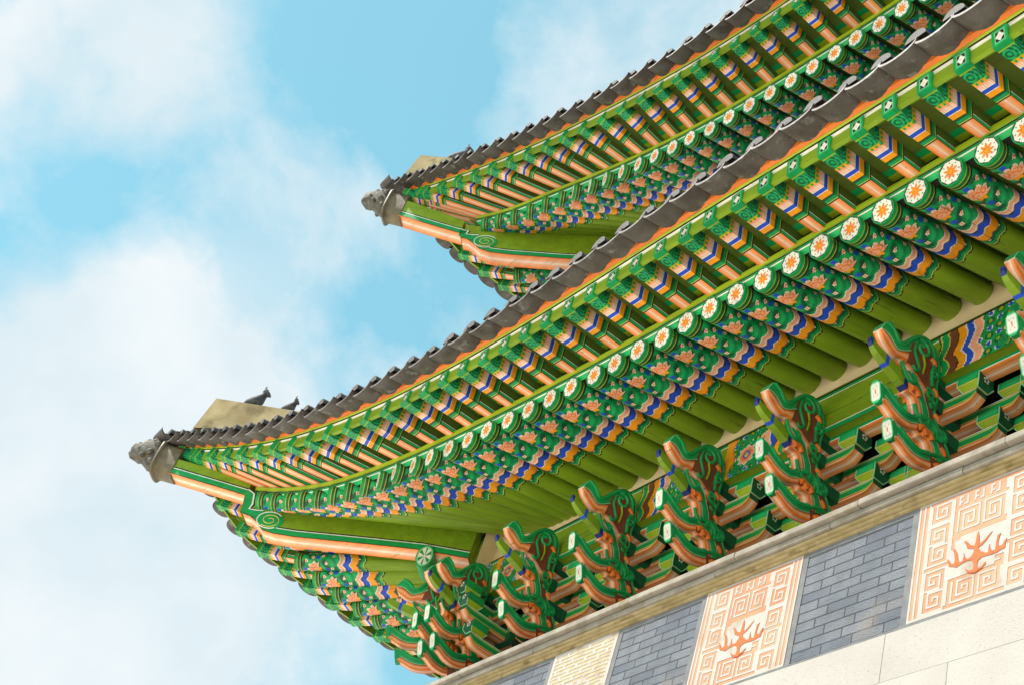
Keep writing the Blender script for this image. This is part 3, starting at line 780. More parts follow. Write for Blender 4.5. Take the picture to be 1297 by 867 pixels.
def beam(T, x0, x1):
    m = MB(); nx = int((x1-x0)/.0125); nzz = 48
    xs = frange(x0, x1, nx)
    tilt = lambda x: .035*max(0, (6-x)/6)
    P = [[T(x, BY, BZ0+tilt(x)+(BZ1-BZ0)*k/nzz) for k in range(nzz+1)] for x in xs]
    m.grid(P, lambda i, j: beam_col(.5*(xs[i]+xs[i+1]), (j+.5)/nzz))
    m.quad([T(x0, BY, BZ0+tilt(x0)), T(x1, BY, BZ0+tilt(x1)), T(x1, BY+.30, BZ0+tilt(x1)), T(x0, BY+.30, BZ0+tilt(x0))], OLV)
    m.quad([T(x0, BY, BZ1+tilt(x0)), T(x1, BY, BZ1+tilt(x1)), T(x1, BY+.30, BZ1+tilt(x1)), T(x0, BY+.30, BZ1+tilt(x0))], OLV)
    m.build('plate_beam', M_PAINT, frame)
    m = MB()                                              # long orange-bottomed support below the beam
    yA, yB, zb = .80, .93, -.17
    st = [stripe((k+.5)/2.5-1) for k in range(5)]
    m.grid([[T(x, yA+(yB-yA)*k/5, zb+tilt(x)) for k in range(6)] for x in (x0, x1)], lambda i, j: st[j])
    m.grid([[T(x, yA, z+tilt(x)) for z in (zb, zb+.03, zb+.045, BZ0+.03)] for x in (x0, x1)], lambda i, j: (ORG, WHT, GRN)[j])
    m.build('beam_support', M_PAINT, frame)
    m = MB()                                              # cream plaster between the rafters
    m.quad([T(x0-.25, BY+.05, BZ1-.05), T(x1, BY+.05, BZ1-.05), T(x1, BY+.05, 1.15), T(x0-.25, BY+.05, 1.15)], CRM)
    m.build('plaster_infill', M_PLAS, frame)
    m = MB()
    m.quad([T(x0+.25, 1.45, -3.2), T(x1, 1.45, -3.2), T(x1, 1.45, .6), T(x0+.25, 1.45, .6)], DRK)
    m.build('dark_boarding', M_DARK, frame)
beam(FRONT, -.22, 12.2); beam(SIDE, -.22, 4.6)
m = MB()
for (x, y) in ((.55, 1.55), (4.3, 1.62), (8.1, 1.62), (11.9, 1.62)):
    P = [[(x+.2*math.cos(a), y+.2*math.sin(a), z) for a in frange(0, 2*math.pi, 16)[:-1]] for z in (GROUND+6.6, .3)]
    mm = MB(); mm.grid(P, lambda i, j: BRN, True, True); mm.build('column', M_PAINT, frame)

# ------------------------------------------------------------------ bracket sets
def spl(pts, n=4):
    out = []
    P = [Vector((p[0], p[1], 0)) for p in pts]
    for i in range(len(P)-1):
        p0, p1, p2, p3 = P[max(i-1, 0)], P[i], P[i+1], P[min(i+2, len(P)-1)]
        for k in range(n):
            t = k/n
            q = .5*((2*p1)+(p2-p0)*t+(2*p0-5*p1+4*p2-p3)*t*t+(3*p1-p0-3*p2+p3)*t**3)
            out.append((q.x, q.y))
    out.append((P[-1].x, P[-1].y)); return out
def bracket_meshes():
    M = {}
    T = lambda a, b, w: Vector((w, a, b))                 # a = y (depth), b = z, w = x
    UND = [stripe((k+.5)/5-1) for k in range(10)]; SALO = (.93, .40, .20)
    def plate(name, top, und, hw, side=BRN, bodyf=.62, tubes=()):
        """top and und run from the front tip to the back"""
        tp, un = spl(top), spl(und); m = MB()
        poly = un+tp[::-1]
        nu = len(un)
        # side faces as a strip between the two curves
        k = max(len(tp), len(un))
        rs = lambda L: [L[min(len(L)-1, int(round(i*(len(L)-1)/(k-1))))] for i in range(k)]
        a, b = rs(un), rs(tp)
        for sg in (1, -1):
            fs = ((0, .80), (.10, .96), (.26, 1.0), (.36, .93), (.42, .90), (.55, 1.04), (.72, 1.12), (.88, 1.0), (1, .78))
            P = [[T(*(Vector(p).lerp(Vector(q), f)), sg*hw*k_) for f, k_ in fs] for p, q in zip(a, b)]
            L_ = len(P)-1
            m.grid(P, lambda i, j: ((ORG, SALO, ORG, DRK, GRN, GRN, GRN, GRN) if i < L_*bodyf else (side, side, side, side, side, side, GRN, GRN))[j], True)
        for sg in (1, -1):
            m.tube([T(*(Vector(p).lerp(Vector(q), .43)), sg*(hw*.91)) for p, q in zip(a, b)][:max(3, int(len(a)*min(1, bodyf+.05)))], .0055, MINT, 5)
            m.tube([T(*(Vector(p).lerp(Vector(q), .93)), sg*(hw*.93)) for p, q in zip(a, b)], .0045, MINT, 5)
        n = len(UND); he = hw*.80
        m.grid([[T(p[0], p[1], he-2*he*j/n) for j in range(n+1)] for p in un], lambda i, j: UND[j], True)
        m.grid([[T(p[0], p[1], hw*.78), T(p[0], p[1], -hw*.78)] for p in tp], lambda i, j: GRN, True)
        m.quad([T(*un[0], hw), T(*tp[0], hw), T(*tp[0], -hw), T(*un[0], -hw)], PNK)
        m.quad([T(*un[-1], hw), T(*tp[-1], hw), T(*tp[-1], -hw), T(*un[-1], -hw)], side)
        for path, r, c in tubes:
            for sg in (1, -1): m.tube([T(p[0], p[1], sg*(hw+r*.25)) for p in spl(path, 5)], r, c, 6)
        me = m.mesh(name); me.materials.append(M_PAINT); return me
    def curl(cx, cz, r, a0, turns, dirn=1, n=9):
        return [(cx+r*(1-.72*q)*math.cos(a0+dirn*turns*2*math.pi*q), cz+r*(1-.72*q)*math.sin(a0+dirn*turns*2*math.pi*q)) for q in frange(0, 1, n)]
    # cloud-shaped head
    M['head'] = plate('carved_head', [(-.055, -.07), (-.02, .03), (.035, .065), (.09, .03), (.16, -.045), (.235, -.01), (.30, .10), (.40, .215), (.52, .26), (.61, .20), (.66, .06)],
                      [(-.055, -.09), (-.02, -.145), (.04, -.185), (.10, -.215), (.17, -.23), (.23, -.205), (.28, -.21), (.34, -.20), (.44, -.24), (.55, -.30), (.66, -.34)], .053,
                      tubes=[([(-.0, .035), (.09, -.005), (.16, -.075), (.235, -.045), (.30, .06), (.40, .175), (.51, .205), (.59, .14), (.615, .02), (.60, -.12), (.62, -.26)], .020, GRN),
                             (curl(.455, .075, .095, 2.2, 1.15, -1), .017, GRN2), ([(.37, .10), (.36, -.02), (.40, -.10), (.44, -.18), (.40, -.23), (.36, -.20)], .016, GRN),
                             ([(.46, .02), (.50, -.08), (.49, -.2)], .012, YGR)])
    # carved stems between head and tongues
    M['neck'] = plate('carved_neck', [(.335, -.285), (.44, -.31), (.53, -.38), (.575, -.46), (.62, -.54), (.655, -.64)],
                      [(.275, -.335), (.335, -.40), (.355, -.47), (.335, -.52), (.42, -.515), (.46, -.56), (.49, -.66)], .058, bodyf=2,
                      tubes=[([(.22, -.265), (.26, -.34), (.33, -.40), (.40, -.385), (.415, -.325), (.36, -.305)], .018, GRN), (curl(.60, -.37, .062, 2.2, 1.2, -1), .016, GRN),
                             ([(.37, -.47), (.43, -.45), (.47, -.50)], .030, ORG)])
    M['tongue'] = plate('tongue', [(.035, -.645), (.09, -.655), (.16, -.685), (.26, -.735), (.38, -.745), (.50, -.69), (.62, -.615), (.72, -.60), (.80, -.66)],
                        [(.085, -.825), (.15, -.845), (.24, -.885), (.34, -.895), (.44, -.875), (.52, -.83), (.58, -.85), (.70, -.84), (.80, -.80)], .053,
                        tubes=[([(.11, -.68), (.2, -.73), (.33, -.775), (.45, -.75), (.56, -.68), (.66, -.645), (.74, -.69), (.755, -.80)], .021, GRN), (curl(.675, -.74, .075, .4, 1.2, 1), .016, GRN2), ([(.53, -.80), (.58, -.78), (.62, -.84)], .03, ORG)])
    M['tongue2'] = plate('tongue', [(.225, -.935), (.30, -.95), (.40, -.985), (.50, -1.005), (.62, -.98), (.74, -.91), (.88, -.875), (1.02, -.93)],
                         [(.285, -1.10), (.36, -1.12), (.46, -1.16), (.58, -1.165), (.70, -1.13), (.78, -1.10), (.88, -1.13), (1.02, -1.10)], .053,
                         tubes=[([(.31, -.975), (.44, -1.025), (.56, -1.04), (.68, -1.0), (.80, -.935), (.92, -.93), (.99, -1.0), (.98, -1.08)], .021, GRN), (curl(.92, -1.01, .07, .6, 1.1, 1), .016, GRN2), ([(.77, -1.07), (.81, -1.04), (.86, -1.1)], .028, ORG)])
    # pale flower plate on the tip of each tongue (local: centred at the origin, facing -y)
    def tip(a, b, name='tongue_tip'):
        a, b = Vector((0, *a)), Vector((0, *b)); m = MB(); up = (a-b); cen = (a+b)/2; hh = up.length/2*1.08; up.normalize(); nrm = Vector((1, 0, 0)).cross(up); nrm = nrm if nrm.y < 0 else -nrm
        nn = 22; hwx = .058
        def pt(q, s, o): 
            w = hwx*(1-.55*max(0, abs(q)-.6)/.4)
            return cen+up*hh*q+Vector((s*w, 0, 0))+nrm*o
        P = [[pt(-1+2*i/nn, -1+2*j/16, .022) for j in range(17)] for i in range(nn+1)]
        def cf(i, j):
            q, s = -1+2*(i+.5)/nn, -1+2*(j+.5)/16
            mx = max(abs(q), abs(s))
            if mx > .86: return GRN2
            if mx > .70: return MINT
            r = math.hypot(q*.9, s*1.1); an = math.atan2(q, s)
            if r < .15: return ORG
            if r < .62 and abs(math.cos(2*an)) < .25+.1*r: return SAL
            if r < .3+.33*abs(math.sin(2*an)): return WHT
            return WHT if r > .5 else PNK
        m.grid(P, cf)
        ed = [pt(q, 1, .022) for q in frange(-1, 1, 8)]+[pt(q, -1, .022) for q in frange(1, -1, 8)]
        ed0 = [p-nrm*.05 for p in ed]
        m.grid([ed, ed0], lambda i, j: GRN, False, True)
        me = m.mesh(name); me.materials.append(M_PAINT); return me
    M['tip'] = tip((.03, -.635), (.082, -.838)); M['tip2'] = tip((.22, -.925), (.285, -1.112))
    # body plate at the back
    m = MB()
    back = spl([(.60, .20), (.665, .10), (.70, -.05), (.69, -.22), (.715, -.36), (.70, -.50), (.75, -.62), (.86, -.74), (.94, -.86), (.98, -1.0), (1.03, -1.2), (1.06, -1.5)], 5)
    for sg in (1, -1):
        m.grid([[Vector((sg*.05, y-.13, z)), Vector((sg*.058, y-.075, z)), Vector((sg*.05, y, z))] for y, z in back], lambda i, j: BRN, True)
        m.tube([Vector((sg*.055, y-.012, z)) for y, z in back], .014, GRN, 6)
        for cy, cz, r_, a_, dr in ((.635, -.10, .060, 1.5, 1), (.64, -.46, .055, 2.4, -1), (.80, -.74, .06, .5, 1), (.90, -.98, .062, 2.0, -1), (.95, -1.22, .055, .4, 1)):
            m.tube([Vector((sg*.062, y, z)) for y, z in curl(cy, cz, r_, a_, 1.25, dr)], .014, GRN2 if dr > 0 else GRN, 6)
        for cy, cz in ((.60, .02), (.66, -.30), (.72, -.56), (.84, -.86)):
            m.tube([Vector((sg*.055, cy-.03, cz+.02)), Vector((sg*.066, cy, cz)), Vector((sg*.055, cy+.03, cz-.03))], .024, ORG, 6)
    m.grid([[Vector((.05, y, z)), Vector((-.05, y, z))] for y, z in back], lambda i, j: BRN, True)
    m.grid([[Vector((.05, y-.13, z)), Vector((-.05, y-.13, z))] for y, z in back], lambda i, j: ORG, True)
    for z0, z1, ya in ((-.16, -.06, .60), (-.44, -.31, .62), (-.71, -.58, .74), (-.98, -.85, .90)):
        m.box((-.045, ya, z0), (.045, 1.44, z1), DGR)
    me = m.mesh('bracket_body'); me.materials.append(M_PAINT); M['body'] = me
    # small olive lotus-bud arm with blue bands
    m = MB(); path = spl([(.36, -.43), (.22, -.38), (.06, -.34), (-.06, -.30), (-.13, -.25)], 4)
    n = len(path)
    def cb(i, j): q = i/(n-1); return NVY if q > .84 else BLU if .38 < q < .50 else NVY if q < .12 else (OLV if j in (0, 3) else OLD)
    P = []
    for i, (y, z) in enumerate(path):
        q = i/(n-1); r = .045*(1-.55*q*q)
        P.append([Vector((sx*r, y, z+sz*r*1.25)) for sx, sz in ((1, -1), (1, 1), (-1, 1), (-1, -1))])
    m.grid(P, cb, False, True); m.quad(P[-1], NVY)
    me = m.mesh('lotus_bud_arm'); me.materials.append(M_PAINT); M['bud'] = me
    # lateral arms: boat shaped, along x
    def arm(y, z0, z1, half, name='cross_arm'):
        m = MB(); hw = .062
        low = spl([(-half, z0+.085), (-half+.05, z0+.03), (-half+.14, z0), (0, z0-.0), (half-.14, z0), (half-.05, z0+.03), (half, z0+.085)], 4)
        st = [stripe((k+.5)/2.5-1) for k in range(5)]
        m.grid([[Vector((x, y-hw+2*hw*j/5, z)) for j in range(6)] for x, z in low], lambda i, j: st[j], True)
        fr = [0, .10, .16, .30, .36, .80, .86, .94, 1]; cc = (ORG, WHT, ORG, YEL, GRN, YEL, GRN2, WHT)
        for yy in (y-hw, y+hw):
            m.grid([[Vector((x, yy, z+(z1-z)*f)) for f in fr] for x, z in low], lambda i, j: cc[j] if abs(low[i][0]) < half-.16 or j in (0,) else (SAL, PNK, YGR, YEL, GRN, YEL, GRN2, WHT)[j])
        for sx, k in ((-1, 0), (1, -1)):
            x, z = low[k]; m.quad([Vector((x, y-hw, z)), Vector((x, y+hw, z)), Vector((x, y+hw, z1)), Vector((x, y-hw, z1))], DGR)
        m.quad([Vector((-half, y-hw, z1)), Vector((half, y-hw, z1)), Vector((half, y+hw, z1)), Vector((-half, y+hw, z1))], GRN)
        me = m.mesh(name); me.materials.append(M_PAINT); return me
    M['arms'] = [arm(.865, -.44, -.30, .40), arm(1.10, -.44, -.30, .665), arm(1.10, -.71, -.57, .46), arm(1.30, -.98, -.84, .50), arm(1.30, -.70, -.56, .68)]
    # bearing block: hexagonal dark green block with a white flower on its side
    def block(w=.115, d=.10, h=.155):
        m = MB()
        z = [0, .055, h]; ww = [w*.66, w*1.0, w*1.0]; dd_ = [d*.66, d, d]
        P = [[Vector((sx*a, sy*b, zz)) for sx, sy in ((1, -1), (1, 1), (-1, 1), (-1, -1))] for zz, a, b in zip(z, ww, dd_)]
        m.grid(P, lambda i, j: DGR if j in (0, 2) else GRN if i else YGR, False, True)
        m.quad(P[0][::-1], ORG); m.quad(P[-1], GRN)
        # front face: bright green panel with yellow outline
        m.quad([Vector((sx*w*.82, -d-.003, zz)) for sx, zz in ((-1, .066), (1, .066), (1, h-.012), (-1, h-.012))], GRN2)
        for a, b in (((-1, .058), (1, .058)),): m.tube([Vector((a[0]*w, -d-.002, a[1])), Vector((b[0]*w, -d-.002, b[1]))], .006, YEL, 5)
        for sx in (1, -1):
            for k in range(5):
                a = 2*math.pi*k/5+.3; c = Vector((sx*(w+.002), .026*math.cos(a)-.0, .105+.026*math.sin(a)))
                m.quad([c+Vector((0, .013*math.cos(t), .013*math.sin(t))) for t in frange(0, 2*math.pi, 8)[:-1]], WHT)
            pl = [(-d*1.0, h-.01), (-d*1.0, .055), (-d*.66, .004), (d*.66, .004), (d*1.0, .055)]
            m.tube([Vector((sx*(w*(1.0 if zz > .03 else .70)+.002), yy, zz)) for yy, zz in pl], .007, MINT, 5)
        me = m.mesh('bearing_block'); me.materials.append(M_PAINT); return me
    M['block'] = block()
    M['blocks'] = [(.33, .865, -.30), (-.33, .865, -.30), (.585, 1.10, -.30), (-.585, 1.10, -.30), (0, 1.10, -.30), (.38, 1.10, -.57), (-.38, 1.10, -.57), (.42, 1.30, -.84), (-.42, 1.30, -.84), (.60, 1.30, -.56), (-.60, 1.30, -.56)]
    return M
BM = bracket_meshes()
def fill_bracket(t, base=Matrix.Identity(4), lateral=True, bud=True):
    def put(name, me, loc=(0, 0, 0), par=None, b=True):
        o = link(name, me, par or t)
        o.matrix_local = (base if par is None else Matrix.Identity(4)) @ Matrix.Translation(loc); return o
    put('carved_head', BM['head']); put('carved_neck', BM['neck']); put('bracket_body', BM['body'])
    a = put('tongue', BM['tongue']); put('tongue_tip', BM['tip'], par=a)
    a = put('tongue', BM['tongue2']); put('tongue_tip', BM['tip2'], par=a)
    put('carved_neck', BM['neck'], (0, .215, -.345))
    if bud: put('lotus_bud_arm', BM['bud'], (-.0, 0, 0))
    if lateral:
        for me in BM['arms']: put('cross_arm', me)
        for p in BM['blocks']: put('bearing_block', BM['block'], p)
names = {1: 'carved bracket set beside the cream plaster corner, first right of the corner cluster', 2: 'carved bracket set with plain green beam on its left, second right of the corner cluster',
         3: 'carved bracket set third right of the corner cluster, with painted bands on its left', 4: 'carved bracket set fourth right of the corner cluster, over an orange flower painting',
         5: 'nearest whole carved bracket set, fifth right of the corner cluster', 6: 'carved bracket set at the right edge of the photo, cut off by the frame'}
GRP = 'carved dragon tongue brackets along the front eave'
for n in range(1, 8):
    if n == 7: continue
    t = thing('bracket_set', names[n], 'bracket', GRP, (1.4*n, 0, 0)); fill_bracket(t)
GRPS = 'carved brackets under the side eave'
sn = {1: 'carved bracket set first behind the corner under the side eave', 2: 'carved bracket set second behind the corner under the side eave, low against the parapet'}
# the side eave: rotate the bracket so that its front faces -x
for n in (1, 2):
    t = thing('bracket_set', sn[n], 'bracket', GRPS, (-H, 1.4*n+H, 0)); t.rotation_euler = (0, 0, R(-90)); fill_bracket(t)
t = thing('corner_bracket_set', 'three faced carved bracket cluster under the roof corner, where the hip rafter ends', 'bracket', None, (0, 0, 0))
fill_bracket(t)
fill_bracket(t, Matrix.Translation((-H, H, 0)) @ Matrix.Rotation(R(-90), 4, 'Z'), True)
dg = Matrix.Translation((-.97, .03, .0)) @ Matrix.Rotation(R(-45), 4, 'Z') @ Matrix.Diagonal((1, 1.1, 1, 1))
fill_bracket(t, dg, False)
fill_bracket(t, Matrix.Translation((-.30, .02, 0)), False, False)
# round painted boss on the hip rafter above the corner bracket
m = MB(); T = hipT(0)
nn = 40
P = [[T(.84+.080*i/8*math.cos(2*math.pi*j/nn), .37+.175*i/8*math.sin(2*math.pi*j/nn), .16) for j in range(nn)] for i in range(9)]
def bossc(i, j):
    r = (i+.5)/8; an = 2*math.pi*(j+.5)/nn
    if r > .85: return GRN
    if r > .76: return MINT
    return WHT if abs(math.cos(3*an)) > .62 and .15 < r < .72 else GRN if r > .15 else PNK
m.grid(P, bossc, False, True)
m.grid([P[-1], [T(.84+.080*math.cos(2*math.pi*j/nn), .37+.175*math.sin(2*math.pi*j/nn), -.16) for j in range(nn)]], lambda i, j: GRN, True, True)
m.build('flower_boss', M_PAINT, t)

# ------------------------------------------------------------------ parapet wall
par = thing('parapet_wall', 'grey brick parapet with fretwork panels and a moulded stone coping below the brackets', 'wall')
PY = -.40; PZ0, PZ1 = -3.75, -2.77; PX0 = -1.25
def box_obj(name, lo, hi, mat, parent, bevel=0.):
    m = MB(); m.box(lo, hi, WHT); o = m.build(name, mat, parent)
    if bevel:
        b = o.modifiers.new('bevel', 'BEVEL'); b.width = bevel; b.segments = 2
    return o
# coping in stone lengths with open joints
def coping(name, prof, mat, x0, x1, step, off):
    x = x0
    while x < x1:
        xe = min(x1, x+step*(1+random.uniform(-.03, .03))); m = MB(); jz = random.uniform(-.003, .003); jy = random.uniform(-.003, .003)
        P = [[(xx, y+jy, z+jz) for y, z in prof] for xx in (x+.003, xe-.003)]
        m.grid(P, lambda i, j: WHT); m.quad([P[0][k] for k in range(len(prof))][::-1], WHT); m.quad(P[1], WHT)
        o = m.build(name, mat, par); b = o.modifiers.new('bevel', 'BEVEL'); b.width = .006; b.segments = 2
        x = xe
coping('coping_stone', [(-.30, -2.628), (-.515, -2.628), (-.525, -2.622), (-.525, -2.572), (-.515, -2.562), (-.10, -2.45), (-.05, -2.45), (-.05, -2.628)], M_COPE, PX0-.1, 12.4, 1.28, 0)
coping('lower_coping_stone', [(-.30, -2.690), (-.475, -2.690), (-.485, -2.684), (-.485, -2.640), (-.475, -2.634), (-.10, -2.634), (-.10, -2.690)], M_COPE, PX0-.05, 12.4, 1.22, .4)
for k, (yy, z0, z1) in enumerate(((-.462, -2.716, -2.694), (-.442, -2.742, -2.720), (-.422, -2.768, -2.746))):
    box_obj('ledge_course', (PX0, yy, z0), (12.4, -.10, z1), M_LEDGE, par, .004)
box_obj('parapet_core', (PX0+.05, PY+.03, PZ0), (12.4, -.10, -2.60), M_GREY, par)
box_obj('base_course', (PX0, PY-.006, PZ0-.042), (12.4, -.10, PZ0-.002), M_GREY, par, .004)
panels = [(-.55, .50, 'meander'), (1.70, 2.72, 'lattice2'), (3.94, 4.845, 'lattice'), (5.95, 7.01, 'meander'), (8.12, 9.20, 'meander'), (10.3, 11.4, 'meander')]
# brick fields between the panels
edges = [PX0+.02]+[q for p in panels for q in (p[0], p[1])]+[12.35]
for k in range(0, len(edges)-1, 2):
    a, b = edges[k], edges[k+1]
    if b-a < .1: continue
    w = .052
    o = box_obj('brick_field', (0, 0, 0), (b-a-2*w-.012, .03, PZ1-PZ0-.045), M_BRICK, par); o.location = (a+w+.006, PY, PZ0)
    for xx in (a+.003, b-w-.003): box_obj('brick_edge_strip', (xx, PY-.004, PZ0), (xx+w, PY+.03, PZ1-.045), M_GREY, par, .003)
    box_obj('brick_cap_course', (a+.003, PY-.004, PZ1-.042), (b-.003, PY+.03, PZ1-.001), M_GREY, par, .003)
def spiral(n, m=None):
    """square spiral of raised fret one cell wide, n columns by m rows"""
    m = m or n; g = [[0]*n for _ in range(m)]
    x, y, dx, dy = 0, m-1, 0, -1; g[y][x] = 1
    while True:
        moved = False
        for _ in range(2):
            while True:
                nx, ny = x+dx, y+dy; ax, ay = nx+dx, ny+dy
                if not (0 <= nx < n and 0 <= ny < m) or g[ny][nx]: break
                if 0 <= ax < n and 0 <= ay < m and g[ay][ax]: break
                x, y = nx, ny; g[y][x] = 1; moved = True
            dx, dy = -dy, dx
        if not moved: return ["".join(map(str, r)) for r in g]
def flips(s, fx, fy):
    s = [r[::-1] for r in s] if fx else s
    return s[::-1] if fy else s
def meander():
    """1 = raised white fret, 0 = terracotta ground; row 0 is the top"""
    NC, NR = 50, 44
    g = [[0]*NC for _ in range(NR)]
    def stamp(s, c, r):
        for i, row in enumerate(s):
            for j, ch in enumerate(row):
                if 0 <= r+i < NR and 0 <= c+j < NC: g[r+i][c+j] = int(ch)
    sp9, sp7 = spiral(9, 8), spiral(7)
    for r in range(NR):
        for c in (0, 2, 4, NC-5, NC-3, NC-1): g[r][c] = 1
    for c in range(NC): g[0][c] = 1; g[NR-1][c] = 1
    for k in range(5):                                      # side columns of square spirals
        stamp(flips(sp9 if k % 2 else spiral(9, 8), k % 2, k % 2 == 0), 5, 2+8*k+(k > 2)); stamp(flips(sp9, k % 2 == 0, k % 2), 36, 2+8*k+(k > 2))
    for r in range(2, 42): g[r][14] = 1; g[r][35] = 1
    for k in range(7):                                      # row of T hooks under the top edge
        c = 16+3*k
        for r in range(2, 6):
            if c < 35: g[r][c] = 1
        if k % 2: g[5][c-1] = 1
        elif c < 34: g[2][c+1] = 1; g[4][c+1] = 1
    stamp(spiral(9, 9), 16, 7); stamp(flips(spiral(9, 9), 1, 0), 26, 7)
    stamp(flips(spiral(9, 8), 0, 1), 16, 34); stamp(flips(spiral(9, 8), 1, 1), 26, 34)
    for c in range(15, 35): g[17][c] = 0
    for r in range(18, 33):
        for c in range(15, 35): g[r][c] = 1
        g[r][14] = 1; g[r][35] = 1
    for c in range(15, 35): g[33][c] = 0
    for (c, r) in ((15, 18), (16, 18), (17, 18), (15, 19), (15, 20), (15, 21), (34, 32), (33, 32), (32, 32), (34, 31), (34, 30), (33, 30), (32, 30)): g[r][c] = 0
    return g
MG = meander()
EMB = [(-0.003, 0.072), (0.008, 0.04), (0.013, -0.015), (0.021, -0.039), (0.049, -0.023), (0.081, 0.006), (0.113, 0.029), (0.093, 0.002), (0.066, -0.03), (0.04, -0.052), (0.009, -0.061), (0.016, -0.081), (0.039, -0.107), (0.069, -0.13), (0.092, -0.133), (0.095, -0.099), (0.098, -0.068), (0.108, -0.109), (0.121, -0.132), (0.146, -0.136), (0.15, -0.108), (0.152, -0.068), (0.157, -0.023), (0.182, -0.012), (0.173, -0.041), (0.165, -0.084), (0.175, -0.112), (0.199, -0.12), (0.213, -0.091), (0.234, -0.073), (0.226, -0.107), (0.223, -0.147), (0.195, -0.148), (0.162, -0.159), (0.117, -0.16), (0.077, -0.156), (0.043, -0.155), (0.016, -0.169), (0.01, -0.195), (0.015, -0.226), (0.039, -0.235), (0.06, -0.219), (0.076, -0.202), (0.083, -0.219), (0.056, -0.241), (0.026, -0.25), (0.001, -0.261), (-0.034, -0.252), (-0.064, -0.238), (-0.088, -0.198), (-0.048, -0.23), (-0.021, -0.233), (-0.016, -0.198), (-0.025, -0.165), (-0.044, -0.147), (-0.08, -0.14), (-0.125, -0.152), (-0.159, -0.164), (-0.184, -0.149), (-0.221, -0.135), (-0.231, -0.102), (-0.247, -0.064), (-0.221, -0.088), (-0.209, -0.116), (-0.181, -0.126), (-0.175, -0.099), (-0.187, -0.041), (-0.203, 0.001), (-0.178, -0.015), (-0.159, -0.052), (-0.147, -0.109), (-0.133, -0.132), (-0.11, -0.129), (-0.104, -0.095), (-0.107, -0.065), (-0.091, -0.112), (-0.069, -0.129), (-0.046, -0.123), (-0.026, -0.095), (-0.023, -0.061), (-0.053, -0.052), (-0.081, -0.039), (-0.096, 0.003), (-0.117, 0.034), (-0.089, 0.021), (-0.062, -0.016), (-0.025, -0.039), (-0.016, -0.01), (-0.012, 0.036)]
def relief(name, g, x0, x1, z0, z1, y, dep, mat, parent):
    """raised cells of bitmap g as one heightfield mesh"""
    NR, NC = len(g), len(g[0]); dx, dz = (x1-x0)/NC, (z1-z0)/NR; m = MB()
    on = lambda r, c: 0 <= r < NR and 0 <= c < NC and g[r][c]
    for r in range(NR):
        for c in range(NC):
            if not g[r][c]: continue
            k = .13; e_ = lambda rr, cc: 0 if on(rr, cc) or not (0 <= rr < NR and 0 <= cc < NC) else k
            xa, xb, zb, za = x0+(c+e_(r, c-1))*dx, x0+(c+1-e_(r, c+1))*dx, z1-(r+e_(r-1, c))*dz, z1-(r+1-e_(r+1, c))*dz
            m.quad([(xa, y-dep, za), (xb, y-dep, za), (xb, y-dep, zb), (xa, y-dep, zb)], WHT)
            if not on(r, c-1): m.quad([(xa, y, za), (xa, y-dep, za), (xa, y-dep, zb), (xa, y, zb)], WHT)
            if not on(r, c+1): m.quad([(xb, y, za), (xb, y-dep, za), (xb, y-dep, zb), (xb, y, zb)], WHT)
            if not on(r-1, c): m.quad([(xa, y, zb), (xb, y, zb), (xb, y-dep, zb), (xa, y-dep, zb)], WHT)
            if not on(r+1, c): m.quad([(xa, y, za), (xb, y, za), (xb, y-dep, za), (xa, y-dep, za)], WHT)
    return m.build(name, mat, parent)
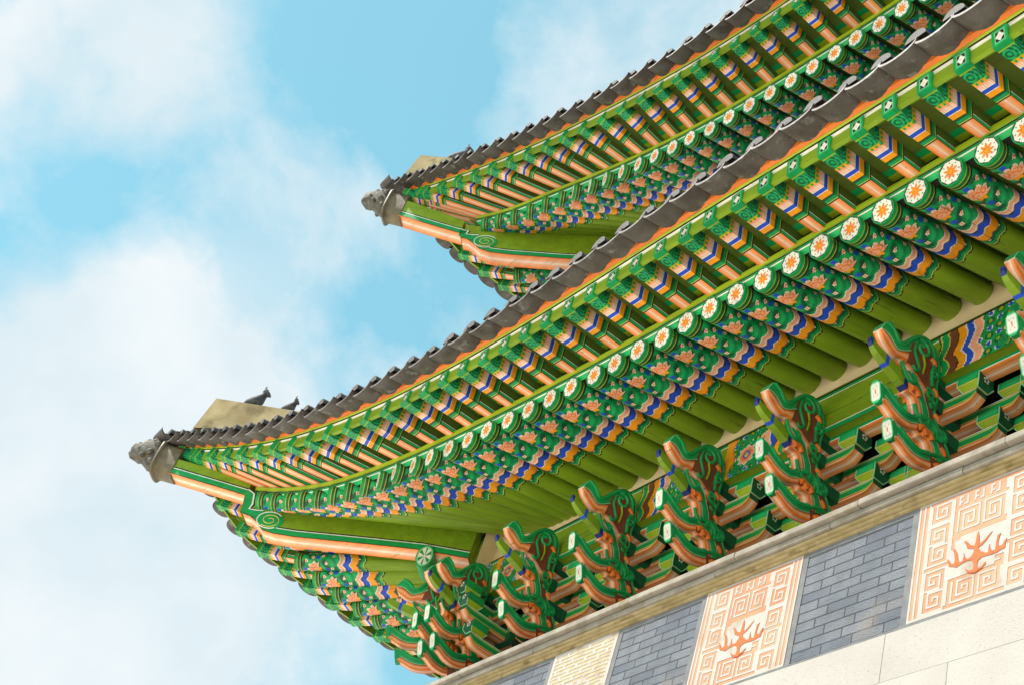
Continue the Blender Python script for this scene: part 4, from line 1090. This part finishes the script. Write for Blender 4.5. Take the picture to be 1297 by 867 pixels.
for a, b, kind in panels:
    if kind == 'meander':
        p = box_obj('fretwork_panel', (a+.002, PY-.004, PZ0), (b-.002, PY+.03, PZ1-.002), M_TERRA, par)
        relief('meander_fret', MG, a+.002, b-.002, PZ0, PZ1-.002, PY-.0045, .0022, M_FRET, p)
        cx = (a+b)/2; m = MB(); y0, y1 = PY-.0068, PY-.0105
        bm = bmesh.new(); vs = [bm.verts.new((cx+q[0], y1, -3.26+q[1])) for q in EMB]; f = bm.faces.new(vs)
        ret = bmesh.ops.extrude_face_region(bm, geom=[f])
        bmesh.ops.translate(bm, verts=[v for v in ret['geom'] if isinstance(v, bmesh.types.BMVert)], vec=(0, y0-y1, 0))
        bmesh.ops.triangulate(bm, faces=bm.faces[:])
        me = bpy.data.meshes.new('flame_emblem'); bm.to_mesh(me); bm.free(); me.materials.append(M_EMB); link('flame_emblem', me, p)
    else:
        p = box_obj('lattice_panel', (a+.002, PY-.004, PZ0), (b-.002, PY+.03, PZ1-.002), M_LATT, par)
        NC, NR = 42, 49; g = [[0]*NC for _ in range(NR)]
        for r in range(NR):
            for c in range(NC):
                if c < 2 or c > NC-3 or r < 2: g[r][c] = 1
                elif r % 2 != 0: g[r][c] = 1
                row = r//2
                if (c+(row*5) % 14) % 14 in (0, 1) and 2 < c: g[r][c] = 1
        for r in range(20, 29):
            for c in range(16, 28): g[r][c] = 0 if (r in (22, 23, 24, 25) or c in (20, 21)) else 1
        relief('brick_lattice', g, a+.002, b-.002, PZ0, PZ1-.002, PY-.0045, .0022, M_FRET, p)

# ------------------------------------------------------------------ granite base wall, inner core, ground
base = thing('granite_wall', 'white granite block wall below the brick parapet', 'wall')
def block_wall():
    rows = [-3.795]; h = .375
    z = -4.17; rows.append(z)
    while z > GROUND+.3: z -= .62; rows.append(max(z, GROUND))
    for r in range(len(rows)-1):
        zt, zb = rows[r], rows[r+1]; x = -1.35-(.5 if r % 2 else 0)
        if r == 0: xs = [-1.35, .60, 2.4, 4.2, 6.1, 7.98, 9.9, 11.6, 12.6]
        elif r == 1: xs = [-1.35, .1, 1.75, 3.5, 5.2, 6.9, 8.535, 10.2, 11.9, 12.6]
        else:
            xs = [-1.35]
            while xs[-1] < 12.4: xs.append(min(12.6, xs[-1]+random.uniform(1.2, 1.9)))
        for a, b in zip(xs, xs[1:]):
            o = box_obj('granite_block', (a+.0016, PY-.03, zb+.0016), (b-.0016, .3, zt-.0016), M_GRAN, base, .004)
            o.location.y = random.uniform(-.003, .003)
block_wall()
box_obj('joint_mortar', (-1.34, PY-.024, GROUND), (12.6, .29, -3.80), M_POINT, base)
core = thing('gatehouse_core', 'dark walls of the gatehouse storeys mostly hidden behind the painted eaves', 'building')
box_obj('core_wall', (-1.2, .32, GROUND), (12.5, 8.5, -2.9), M_GRAN, core)
box_obj('storey_wall', (.9, 1.9, -2.88), (12.5, 8.4, .3), M_DARK, core)
box_obj('storey_wall', (1.9, 2.9, .32), (12.5, 8.0, 7.6), M_DARK, core)
m = MB(); m.quad([(-900, -900, GROUND), (900, -900, GROUND), (900, 900, GROUND), (-900, 900, GROUND)], WHT)
g = m.build('ground', M_GROUND); g['kind'] = 'structure'
